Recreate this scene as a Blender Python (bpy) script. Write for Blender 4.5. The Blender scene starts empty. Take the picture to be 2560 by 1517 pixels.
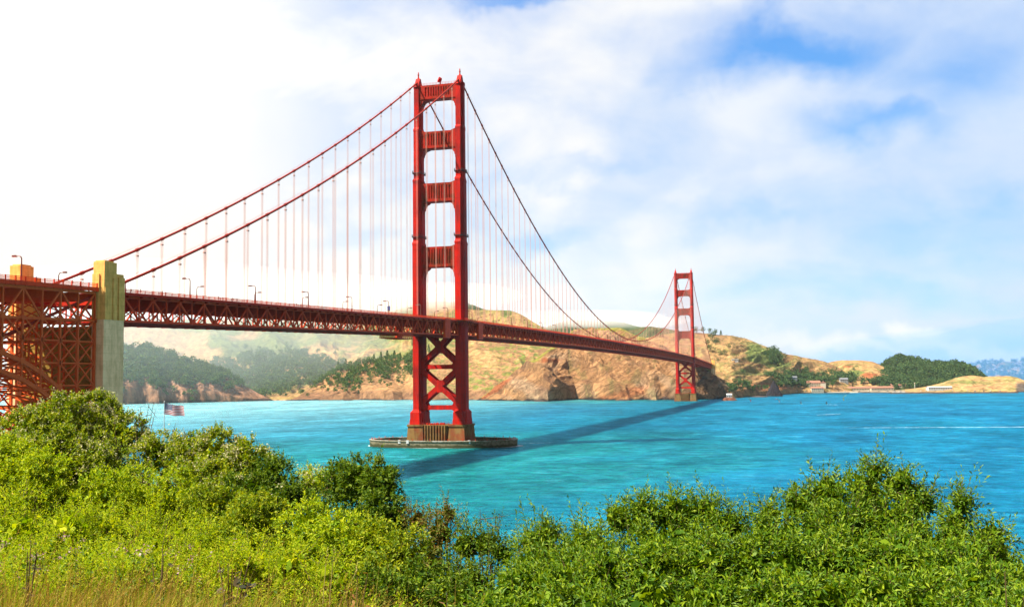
import bpy, math, random
import numpy as np
from mathutils import Matrix, Vector

# ------------------------------------------------------------------ camera, sky, sun, exposure
SC = bpy.context.scene
COL = SC.collection
CP = np.array([222.2509, -628.3826, 39.4695])
YAW, PIT, FPX, ROLL = -0.2738, 0.0707, 2706.6641, -0.011
FW = np.array([math.sin(YAW) * math.cos(PIT), math.cos(YAW) * math.cos(PIT), math.sin(PIT)])
RT = np.array([math.cos(YAW), -math.sin(YAW), 0.0])
UP = np.cross(RT, FW)

cam = bpy.data.cameras.new('camera')
camo = bpy.data.objects.new('camera', cam)
COL.objects.link(camo)
cam.sensor_width = 36.0
cam.lens = FPX / 2560 * 36
cam.clip_start = 0.5
cam.clip_end = 60000
_c, _s = math.cos(ROLL), math.sin(ROLL)
_r = RT * _c + UP * _s
_u = -RT * _s + UP * _c
M = Matrix.Identity(4)
for i in range(3):
    M[i][0], M[i][1], M[i][2], M[i][3] = _r[i], _u[i], -FW[i], CP[i]
camo.matrix_world = M
SC.camera = camo

SUN = Vector((-0.63, -0.42, 1.0)).normalized()      # towards the sun: west-south-west, high
sd = bpy.data.lights.new('sun', 'SUN')
sd.energy = 5.0
sd.angle = math.radians(1.2)
sd.color = (1.0, 0.93, 0.82)
so = bpy.data.objects.new('sun', sd)
COL.objects.link(so)
so.rotation_euler = SUN.to_track_quat('Z', 'Y').to_euler()
so.location = (-500, -500, 900)
SUN_EL = math.asin(SUN.z)
SUN_ROT = math.atan2(SUN.x, SUN.y)

SC.view_settings.view_transform = 'Standard'
SC.view_settings.look = 'None'
SC.view_settings.gamma = 1.0
SC.view_settings.use_curve_mapping = False
SC.view_settings.exposure = 1.5
SC.cycles.use_denoising = True
SC.cycles.volume_bounces = 1
SC.cycles.max_bounces = 8
SC.cycles.diffuse_bounces = 2
SC.cycles.transmission_bounces = 4
SC.cycles.transparent_max_bounces = 16
SC.render.film_transparent = False


def ray(px, py):
    a, b = px - 1280, py - 758.5
    u = _c * a + _s * b
    v = -_s * a + _c * b
    d = FW + RT * u / FPX - UP * v / FPX
    return d


def at(px, py, dist):
    """world point seen in the direction of photo pixel (px, py) at a horizontal distance"""
    d = ray(px, py)
    return CP + d * (dist / math.hypot(d[0], d[1]))


def onp(px, py, ax, val):
    d = ray(px, py)
    return CP + d * ((val - CP[ax]) / d[ax])


# ---- node helpers
class NT:
    def __init__(s, nt):
        s.nt = nt
        nt.nodes.clear()

    def n(s, t, ins=None, **kw):
        nd = s.nt.nodes.new(t)
        for k, v in kw.items():
            setattr(nd, k, v)
        for k, v in (ins or {}).items():
            sk = nd.inputs[k]
            if hasattr(v, 'is_linked') or isinstance(v, bpy.types.NodeSocket):
                s.nt.links.new(v, sk)
            else:
                sk.default_value = v
        return nd

    def math(s, op, a, b=0.0, c=0.0, clamp=False):
        nd = s.n('ShaderNodeMath', {0: a, 1: b, 2: c}, operation=op, use_clamp=clamp)
        return nd.outputs[0]

    def mix(s, f, a, b, mode='MIX'):
        nd = s.nt.nodes.new('ShaderNodeMix')
        nd.data_type = 'RGBA'
        nd.blend_type = mode
        nd.clamp_factor = True
        for i, v in ((0, f), (6, a), (7, b)):
            if isinstance(v, bpy.types.NodeSocket):
                s.nt.links.new(v, nd.inputs[i])
            else:
                if i > 0 and len(v) == 3:
                    v = (*v, 1)
                nd.inputs[i].default_value = v
        return nd.outputs[2]

    def noise(s, vec, scale, detail=4, rough=0.5, dist=0.0, out=0):
        nd = s.n('ShaderNodeTexNoise', {'Scale': scale, 'Detail': detail, 'Roughness': rough, 'Distortion': dist})
        if vec is not None:
            s.nt.links.new(vec, nd.inputs['Vector'])
        return nd.outputs[out]

    def remap(s, v, a, b, c=0.0, d=1.0, smooth=False):
        nd = s.n('ShaderNodeMapRange', {0: v, 1: a, 2: b, 3: c, 4: d})
        if smooth:
            nd.interpolation_type = 'SMOOTHSTEP'
        return nd.outputs[0]

    def mapping(s, vec, scale=(1, 1, 1), rot=(0, 0, 0), loc=(0, 0, 0)):
        nd = s.n('ShaderNodeMapping', {0: vec, 1: loc, 2: rot, 3: scale})
        return nd.outputs[0]


# ---- world: Nishita sky behind high thin cloud, thick marine fog to the west
W = bpy.data.worlds.new('World')
SC.world = W
W.use_nodes = True
w = NT(W.node_tree)
tc = w.n('ShaderNodeTexCoord')
dirv = w.n('ShaderNodeVectorMath', {0: tc.outputs['Generated']}, operation='NORMALIZE').outputs[0]
sky = w.n('ShaderNodeTexSky', sky_type='NISHITA', sun_disc=False, sun_elevation=SUN_EL, sun_rotation=SUN_ROT,
          air_density=1.0, dust_density=0.6, ozone_density=3.0)
skyc = w.n('ShaderNodeHueSaturation', {'Hue': 0.5, 'Saturation': 1.55, 'Value': 1.05, 'Color': sky.outputs[0]}).outputs[0]
skyc = w.mix(1.0, skyc, (0.72, 1.0, 1.22), 'MULTIPLY')
sep = w.n('ShaderNodeSeparateXYZ', {0: dirv})
zz = w.math('MAXIMUM', sep.outputs[2], 0.0)
skyc = w.mix(.72, skyc, w.mix(w.remap(zz, 0.0, .34), (2.6, 4.7, 6.6), (.75, 2.5, 5.9)))
den = w.math('ADD', zz, 0.42)
pv = w.n('ShaderNodeCombineXYZ', {0: w.math('DIVIDE', sep.outputs[0], den), 1: w.math('DIVIDE', sep.outputs[1], den), 2: 0.0}).outputs[0]
n1 = w.noise(w.mapping(pv, (1.0, 1.0, 1), (0, 0, 0.5), (3.1, 1.7, 0)), 2.4, 7, 0.52, 0.6)
n2 = w.noise(w.mapping(pv, (1.0, 1.25, 1), (0, 0, 0.9), (7.1, 4.7, 0)), 5.5, 6, 0.55, 0.4)
n3 = w.noise(dirv, 9.0, 5, 0.55, 0.5)
cov = w.math('ADD', w.math('MULTIPLY', n1, 0.55), w.math('MULTIPLY', n2, 0.45))
cov = w.remap(cov, 0.30, 0.62, 0.45, 1.0, True)
# holes in the cloud where clear sky shows (directions)
warp = w.n('ShaderNodeVectorMath', {0: w.n('ShaderNodeTexNoise', {'Vector': dirv, 'Scale': 7.0, 'Detail': 5.0, 'Roughness': 0.6}).outputs[1], 1: (0.5, 0.5, 0.5)}, operation='SUBTRACT').outputs[0]
warp = w.n('ShaderNodeVectorMath', {0: warp, 'Scale': 0.13}, operation='SCALE').outputs[0]
wd = w.n('ShaderNodeVectorMath', {0: dirv, 1: warp}, operation='ADD').outputs[0]
holes = None
for hx, hy, rx, ry, k in ((1985, 120, 300, 85, .85), (1860, 70, 200, 60, .45), (2260, 325, 200, 55, .62), (1330, 4, 120, 30, .5), (1440, 585, 140, 36, .40),
                          (930, 590, 110, 28, .16), (1530, 410, 170, 30, .30), (2520, 180, 230, 150, .42), (2480, 560, 300, 70, .38),
                          (2300, 730, 420, 50, .45), (1900, 560, 240, 36, .28), (2200, 40, 300, 80, .3)):
    c0 = ray(hx - 60, hy + 6)
    c0 = c0 / np.linalg.norm(c0)
    dv = w.n('ShaderNodeVectorMath', {0: wd, 1: tuple(c0)}, operation='SUBTRACT').outputs[0]
    du = w.math('DIVIDE', w.n('ShaderNodeVectorMath', {0: dv, 1: tuple(RT)}, operation='DOT_PRODUCT').outputs[1], rx / FPX)
    dw = w.math('DIVIDE', w.n('ShaderNodeVectorMath', {0: dv, 1: tuple(UP)}, operation='DOT_PRODUCT').outputs[1], ry / FPX)
    r2 = w.math('SQRT', w.math('ADD', w.math('MULTIPLY', du, du), w.math('MULTIPLY', dw, dw)))
    front = w.math('GREATER_THAN', w.n('ShaderNodeVectorMath', {0: dirv, 1: tuple(c0)}, operation='DOT_PRODUCT').outputs[1], 0.5)
    g = w.math('MULTIPLY', w.remap(r2, 1.5, 0.0, 0.0, k, True), front)
    holes = g if holes is None else w.math('MAXIMUM', holes, g)
cov = w.math('SUBTRACT', cov, holes, clamp=True)
side = w.n('ShaderNodeVectorMath', {0: dirv, 1: tuple(RT)}, operation='DOT_PRODUCT').outputs[1]   # -west .. +east
west = w.remap(side, 0.10, -0.32, 0.0, 1.0, True)
cov = w.math('MAXIMUM', cov, west)
low = w.remap(zz, 0.0, 0.14, 0.45, 0.0, True)       # thin cloud towards the horizon
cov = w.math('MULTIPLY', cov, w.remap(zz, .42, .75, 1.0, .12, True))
fwd = w.n('ShaderNodeVectorMath', {0: dirv, 1: tuple(FW)}, operation='DOT_PRODUCT').outputs[1]
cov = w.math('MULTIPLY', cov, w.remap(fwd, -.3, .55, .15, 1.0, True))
cov = w.math('MAXIMUM', cov, w.math('MULTIPLY', low, w.remap(n2, 0.3, 0.6, 0.4, 1.0)))
east = w.remap(side, -0.05, 0.40, 0.0, 1.0, True)
cc = w.mix(east, (6.6, 6.4, 6.15), (4.6, 5.25, 6.3))
cc = w.mix(w.remap(n3, 0.42, 0.64, 0.0, 0.55, True), cc, (4.0, 4.8, 6.1))
cc = w.mix(west, cc, w.mix(w.remap(zz, .0, .30), (6.9, 6.1, 5.1), (7.0, 6.9, 6.75)))
vis = w.mix(cov, skyc, cc)
for hx, hy, rx, ry, k in ((2290, 845, 75, 26, .9), (2245, 838, 45, 22, .8), (2000, 868, 120, 24, .7), (2440, 885, 170, 22, .8), (1500, 690, 330, 120, .35), (2130, 880, 160, 14, .6)):
    c0 = ray(hx, hy)
    c0 = c0 / np.linalg.norm(c0)
    dv = w.n('ShaderNodeVectorMath', {0: wd, 1: tuple(c0)}, operation='SUBTRACT').outputs[0]
    du = w.math('DIVIDE', w.n('ShaderNodeVectorMath', {0: dv, 1: tuple(RT)}, operation='DOT_PRODUCT').outputs[1], rx / FPX)
    dw = w.math('DIVIDE', w.n('ShaderNodeVectorMath', {0: dv, 1: tuple(UP)}, operation='DOT_PRODUCT').outputs[1], ry / FPX)
    r2 = w.math('SQRT', w.math('ADD', w.math('MULTIPLY', du, du), w.math('MULTIPLY', dw, dw)))
    front = w.math('GREATER_THAN', w.n('ShaderNodeVectorMath', {0: dirv, 1: tuple(c0)}, operation='DOT_PRODUCT').outputs[1], 0.5)
    vis = w.mix(w.math('MULTIPLY', w.remap(r2, 1.4, 0.2, 0.0, k, True), front), vis, (6.2, 6.25, 6.4))
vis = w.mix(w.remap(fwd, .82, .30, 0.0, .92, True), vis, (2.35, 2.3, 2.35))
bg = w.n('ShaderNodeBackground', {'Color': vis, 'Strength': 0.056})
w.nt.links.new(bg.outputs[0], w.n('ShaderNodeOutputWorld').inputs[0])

# ------------------------------------------------------------------ helpers
PI = math.pi
random.seed(7)
WL = {}


def arr(x):
    return np.asarray(x, dtype=np.float64)


class MB:
    """collects faces; build() makes ONE mesh object"""
    def __init__(s):
        s.v, s.f, s.n = [], [], 0

    def add(s, V, F):
        V = arr(V).reshape(-1, 3)
        s.v.append(V)
        for g in F:
            g = np.asarray(g, dtype=np.int64)
            if g.ndim == 1:
                g = g[None]
            s.f.append(g + s.n)
        s.n += len(V)
        return s

    def hexa(s, P):
        return s.add(P, [[[0, 3, 2, 1], [4, 5, 6, 7], [0, 1, 5, 4], [1, 2, 6, 5], [2, 3, 7, 6], [3, 0, 4, 7]]])

    def box(s, x0, x1, y0, y1, z0, z1):
        return s.hexa([(x0, y0, z0), (x1, y0, z0), (x1, y1, z0), (x0, y1, z0), (x0, y0, z1), (x1, y0, z1), (x1, y1, z1), (x0, y1, z1)])

    def bar(s, p, q, a=0.4, b=None, ref=(1, 0, 0)):
        """rectangular beam p->q; a along ref-ish side, b other"""
        b = a if b is None else b
        p, q = arr(p), arr(q)
        d = q - p
        d = d / np.linalg.norm(d)
        r = arr(ref)
        if abs(d @ r) > .95:
            r = arr((0, 1, 0)) if abs(d[1]) < .9 else arr((0, 0, 1))
        u = r - d * (d @ r)
        u /= np.linalg.norm(u)
        v = np.cross(d, u)
        o = [-u * a / 2 - v * b / 2, u * a / 2 - v * b / 2, u * a / 2 + v * b / 2, -u * a / 2 + v * b / 2]
        return s.hexa([p + k for k in o] + [q + k for k in o])

    def prism(s, poly, z0, z1, axis=2, cap=True, scale_top=None):
        """extrude 2D polygon; axis 2: (x,y)->z ; axis 1: (x,z) along y ; axis 0: (y,z) along x"""
        poly = arr(poly)
        n = len(poly)
        pt = poly if scale_top is None else arr(scale_top)

        def mk(p, t):
            c = np.full((n, 1), t)
            if axis == 2:
                return np.hstack([p, c])
            if axis == 1:
                return np.hstack([p[:, :1], c, p[:, 1:]])
            return np.hstack([c, p])
        V = np.vstack([mk(poly, z0), mk(pt, z1)])
        i = np.arange(n)
        j = (i + 1) % n
        F = [np.stack([i, j, j + n, i + n], 1)]
        if cap:
            F += [i[::-1].copy(), i + n]
        return s.add(V, F)

    def tube(s, pts, r, n=8, cap=True):
        pts = arr(pts)
        m = len(pts)
        r = np.broadcast_to(arr(r), (m,))
        t = np.gradient(pts, axis=0)
        t /= np.linalg.norm(t, axis=1)[:, None] + 1e-12
        ref = np.where(np.abs(t[:, 2:3]) > .9, arr([[1, 0, 0]]), arr([[0, 0, 1]]))
        u = np.cross(t, ref)
        u /= np.linalg.norm(u, axis=1)[:, None] + 1e-12
        v = np.cross(t, u)
        a = np.arange(n) / n * 2 * PI
        V = pts[:, None] + r[:, None, None] * (u[:, None] * np.cos(a)[None, :, None] + v[:, None] * np.sin(a)[None, :, None])
        i = np.arange(m - 1)[:, None] * n
        k = np.arange(n)[None]
        k2 = (k + 1) % n
        F = [np.stack([i + k, i + k2, i + n + k2, i + n + k], -1).reshape(-1, 4)]
        if cap:
            F += [np.arange(n)[::-1].copy(), np.arange(n) + (m - 1) * n]
        return s.add(V.reshape(-1, 3), F)

    def lathe(s, prof, c=(0, 0, 0), n=16, sx=1, sy=1):
        prof = arr(prof)
        m = len(prof)
        a = np.arange(n) / n * 2 * PI
        V = np.stack([prof[:, 0][:, None] * np.cos(a) * sx, prof[:, 0][:, None] * np.sin(a) * sy, np.repeat(prof[:, 1][:, None], n, 1)], -1) + arr(c)
        i = np.arange(m - 1)[:, None] * n
        k = np.arange(n)[None]
        k2 = (k + 1) % n
        F = [np.stack([i + k, i + k2, i + n + k2, i + n + k], -1).reshape(-1, 4)]
        return s.add(V.reshape(-1, 3), F)

    def build(s, name, mat, parent=None, smooth=False, cols=None):
        V = np.vstack(s.v)
        if parent is not None:
            V = V - arr(WL.get(parent.as_pointer(), (0, 0, 0)))
        return mesh_obj(name, V, s.f, mat, parent, smooth, cols)


def mesh_data(name, V, F, mat, smooth=False, cols=None):
    me = bpy.data.meshes.new(name)
    me.vertices.add(len(V))
    me.vertices.foreach_set('co', np.ascontiguousarray(V, dtype=np.float32).ravel())
    li = np.concatenate([np.asarray(g).ravel() for g in F]).astype(np.int32)
    sizes = np.concatenate([np.full(len(g), g.shape[1]) for g in F]).astype(np.int32)
    st = np.zeros(len(sizes), dtype=np.int32)
    st[1:] = np.cumsum(sizes)[:-1]
    me.loops.add(len(li))
    me.loops.foreach_set('vertex_index', li)
    me.polygons.add(len(sizes))
    me.polygons.foreach_set('loop_start', st)
    me.polygons.foreach_set('loop_total', sizes)
    me.polygons.foreach_set('use_smooth', np.full(len(sizes), bool(smooth)))
    me.update(calc_edges=True)
    if cols is not None:
        ca = me.color_attributes.new('tint', 'FLOAT_COLOR', 'POINT')
        c = np.ones((len(V), 4), dtype=np.float32)
        c[:, :cols.shape[1]] = cols
        ca.data.foreach_set('color', c.ravel())
    me.materials.append(mat)
    return me


def mesh_obj(name, V, F, mat, parent=None, smooth=False, cols=None):
    o = bpy.data.objects.new(name, mesh_data(name, V, F, mat, smooth, cols))
    COL.objects.link(o)
    if parent is not None:
        o.parent = parent
        WL[o.as_pointer()] = WL.get(parent.as_pointer(), (0, 0, 0))
    else:
        WL[o.as_pointer()] = (0, 0, 0)
    return o


def tag(o, label=None, cat=None, group=None, kind=None):
    for k, v in (('label', label), ('category', cat), ('group', group), ('kind', kind)):
        if v:
            o[k] = v
    return o


def thing(name, label, cat, loc=(0, 0, 0), group=None):
    o = bpy.data.objects.new(name, None)
    COL.objects.link(o)
    o.location = loc
    o.empty_display_size = 1
    WL[o.as_pointer()] = tuple(loc)
    return tag(o, label, cat, group)


def copy_thing(o, loc=None, rz=None, sc=None, label=None, parent=None):
    c = o.copy()
    COL.objects.link(c)
    if parent is not None:
        c.parent = parent
    for ch in o.children:
        copy_thing(ch, parent=c)
    if loc is not None:
        c.location = loc
    if rz is not None:
        c.rotation_euler = (0, 0, rz)
    if sc is not None:
        c.scale = sc if hasattr(sc, '__len__') else (sc, sc, sc)
    if label:
        c['label'] = label
    return c


# ---- numpy noise
def _hash(ix, iy, seed):
    h = (ix.astype(np.int64) * 374761393 + iy.astype(np.int64) * 668265263 + seed * 974634777) & 0xffffffff
    h = ((h ^ (h >> 13)) * 1274126177) & 0xffffffff
    return ((h ^ (h >> 16)) & 0xffff) / 65535.0


def vnoise(x, y, seed=0):
    ix, iy = np.floor(x), np.floor(y)
    fx, fy = x - ix, y - iy
    fx = fx * fx * fx * (fx * (fx * 6 - 15) + 10)
    fy = fy * fy * fy * (fy * (fy * 6 - 15) + 10)
    a = _hash(ix, iy, seed)
    b = _hash(ix + 1, iy, seed)
    c = _hash(ix, iy + 1, seed)
    d = _hash(ix + 1, iy + 1, seed)
    return (a + (b - a) * fx + (c - a) * fy + (a - b - c + d) * fx * fy) * 2 - 1


def fbm(x, y, seed=0, octv=5, gain=.5):
    s, a, t = 0, 1, 0
    for o in range(octv):
        s = s + a * vnoise(x * 2 ** o + o * 17.3, y * 2 ** o - o * 9.1, seed + o)
        t += a
        a *= gain
    return s / t


def ridged(x, y, seed=0, octv=5, gain=.5):
    s, a, t = 0, 1, 0
    for o in range(octv):
        s = s + a * (1 - 2 * np.abs(vnoise(x * 2 ** o + o * 7.3, y * 2 ** o - o * 3.1, seed + o)))
        t += a
        a *= gain
    return s / t


# ---- materials
KA = 0.68     # overall reflectance of the painted and natural surfaces at this exposure


def kk(t, c):
    if isinstance(c, bpy.types.NodeSocket):
        return t.n('ShaderNodeVectorMath', {0: c, 'Scale': KA}, operation='SCALE').outputs[0]
    return tuple(x * KA for x in c[:3])


def principled(t, color, rough=0.6, bump=None, metal=0.0, spec=0.5, **kw):
    p = t.n('ShaderNodeBsdfPrincipled', {'Roughness': rough, 'Metallic': metal, 'Specular IOR Level': spec})
    color = kk(t, color)
    if isinstance(color, bpy.types.NodeSocket):
        t.nt.links.new(color, p.inputs['Base Color'])
    else:
        p.inputs['Base Color'].default_value = (*color, 1)
    if bump is not None:
        t.nt.links.new(bump, p.inputs['Normal'])
    for k, v in kw.items():
        if isinstance(v, bpy.types.NodeSocket):
            t.nt.links.new(v, p.inputs[k])
        else:
            p.inputs[k].default_value = v
    t.nt.links.new(p.outputs[0], t.n('ShaderNodeOutputMaterial').inputs[0])
    return p


def newmat(name):
    m = bpy.data.materials.new(name)
    m.use_nodes = True
    return m, NT(m.node_tree)


def objco(t):
    return t.n('ShaderNodeNewGeometry').outputs['Position']


def weathered(name, base, dirt, scale=0.2, amount=0.5, rough=0.55, streak=True, bumpd=0.0, third=None):
    m, t = newmat(name)
    P = objco(t)
    n1 = t.noise(P, scale, 6, 0.6)
    v = t.mapping(P, (1, 1, 0.08)) if streak else P
    n2 = t.noise(v, scale * 4, 5, 0.6)
    f = t.remap(t.math('MULTIPLY', n1, n2), 0.20, 0.36, 0.0, amount)
    c = t.mix(f, base, dirt)
    if third:
        c = t.mix(t.remap(t.noise(P, scale * .5, 4, .6), .52, .66, 0, .8), c, third)
    if name == 'orange_red_paint':
        sp_ = t.n('ShaderNodeSeparateXYZ', {0: P})
        s1 = t.math('LESS_THAN', t.math('FRACT', t.math('DIVIDE', sp_.outputs[2], 5.2)), .07)
        c = t.mix(t.math('MULTIPLY', s1, .35), c, dirt)
        st_ = t.noise(t.mapping(P, (1.2, 1.2, .03)), 1.0, 5, .7)
        c = t.mix(t.remap(st_, .52, .7, 0, .5), c, (.22, .03, .015))
    if 'concrete' in name and 'pier' not in name:
        zc_ = t.n('ShaderNodeSeparateXYZ', {0: P}).outputs[2]
        fr = t.math('FRACT', t.math('DIVIDE', zc_, 2.44))
        c = t.mix(t.math('MULTIPLY', t.math('LESS_THAN', fr, .06), .45), c, dirt)
        c = t.mix(t.remap(t.noise(t.mapping(P, (1, 1, .5)), .45, 6, .7), .5, .66, 0, .55), c, dirt)
    if name == 'fender_concrete':
        zf_ = t.math('ADD', t.n('ShaderNodeSeparateXYZ', {0: P}).outputs[2], t.remap(t.noise(P, .25, 4, .6), .3, .7, -.7, .7))
        c = t.mix(t.remap(zf_, 2.2, 1.2, 0, .9), c, (.05, .055, .02))
        c = t.mix(t.remap(zf_, 3.9, 4.3, 0, .8), c, (.50, .47, .42))
    b = None
    if bumpd:
        b = t.n('ShaderNodeBump', {'Strength': 0.5, 'Distance': bumpd, 'Height': t.noise(P, scale * 8, 5, .6)}).outputs[0]
    principled(t, c, rough, b, spec=.08)
    return m


def plain(name, color, rough=0.6, spec=0.5):
    m, t = newmat(name)
    n = t.noise(objco(t), 1.3, 4, .6)
    c2 = tuple(x * 0.72 for x in color)
    principled(t, t.mix(t.remap(n, .35, .7), color, c2), rough, spec=spec)
    return m


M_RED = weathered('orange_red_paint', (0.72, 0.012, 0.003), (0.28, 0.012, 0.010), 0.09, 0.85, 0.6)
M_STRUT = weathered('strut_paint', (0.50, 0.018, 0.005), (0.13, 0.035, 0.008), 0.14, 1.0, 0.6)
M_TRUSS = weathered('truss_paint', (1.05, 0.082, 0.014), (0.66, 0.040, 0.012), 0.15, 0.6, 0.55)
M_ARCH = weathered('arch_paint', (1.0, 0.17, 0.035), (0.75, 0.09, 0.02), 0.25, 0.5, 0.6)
M_DARKRED = weathered('dark_red_steel', (0.72, 0.036, 0.011), (0.40, 0.020, 0.008), 0.2, 0.6, 0.6)  # dark red paint for deck steel, bracing, railings and small fittings
M_CABLE = weathered('cable_paint', (0.50, 0.045, 0.022), (0.28, 0.028, 0.016), 0.3, 0.4, 0.5)
M_ROPE = weathered('rope_paint', (0.85, 0.42, 0.32), (0.7, 0.3, 0.22), 0.3, 0.3, 0.6)
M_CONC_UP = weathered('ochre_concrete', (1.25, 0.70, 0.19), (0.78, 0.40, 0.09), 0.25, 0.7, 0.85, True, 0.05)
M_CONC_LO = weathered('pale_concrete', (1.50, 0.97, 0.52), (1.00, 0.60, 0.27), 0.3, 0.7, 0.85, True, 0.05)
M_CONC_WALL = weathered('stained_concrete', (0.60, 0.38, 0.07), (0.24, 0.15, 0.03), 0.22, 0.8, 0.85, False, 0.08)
M_PIER = weathered('pier_concrete', (0.30, 0.17, 0.055), (0.16, 0.055, 0.022), 0.16, 0.9, 0.85, True, 0.1, (0.33, 0.075, 0.03))
M_FEND = weathered('fender_concrete', (0.28, 0.24, 0.15), (0.10, 0.085, 0.04), 0.22, 0.8, 0.85, False, 0.1)
M_ASPH = plain('asphalt', (0.06, 0.06, 0.06), .9)
M_GALV = plain('lamp_steel', (0.22, 0.05, 0.025), .5)
M_GREY = plain('grey_paint', (0.45, 0.45, 0.43), .6)
M_WHITE = plain('white_paint', (0.8, 0.79, 0.76), .6)
M_DARK = plain('dark_metal', (0.05, 0.045, 0.04), .6)
HAZE = 0.000014
# ------------------------------------------------------------------ the bridge
PY0, PY1 = -350.0, -340.2           # south pylon, near and far face


def zb(y):                           # bottom chord of the stiffening truss
    y = arr(y)
    return np.where(y < 0, 67.3 + y * 0.0239, np.where(y > 1280, 67.3 - (y - 1280) * 0.0239, 67.3 + 3.3 * (1 - ((y - 640) / 640) ** 2)))


def zcab(y):
    y = arr(y)
    t = np.clip(-y / 336, 0, 2)
    t2 = np.clip((y - 1280) / 336, 0, 2)
    a = 227 - 155.8 * t - 4 * 9.8 * t * (1 - t)
    b = 227 - 155.8 * t2 - 4 * 9.8 * t2 * (1 - t2)
    z = np.where(y < 0, a, np.where(y > 1280, b, 84.5 + 142.5 * ((y - 640) / 640) ** 2))
    zs = 71.2 - (-336 - y) * .36
    z = np.where(y < -336, zs, z)
    z = np.where(y > 1616, 71.2 - (y - 1616) * .36, z)
    return z


bridge = thing('suspension_bridge', 'long red suspension bridge with two tall stepped towers spanning the blue strait', 'bridge', (0, 0, 0))


def cruci(w1, h, cx):
    w2, w3, w4 = w1 + .35, w1 + .75, w1 + 1.1
    d = h * .22
    q = [(w1, h), (w1, h - d), (w2, h - d), (w2, h - 2 * d), (w3, h - 2 * d), (w3, h - 3 * d), (w4, h - 3 * d)]
    pts = [(x, y) for x, y in q]
    pts += [(x, -y) for x, y in reversed(q)]
    pts += [(-x, -y) for x, y in q]
    pts += [(-x, y) for x, y in reversed(q)]
    return [(cx + x, y) for x, y in pts]


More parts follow.
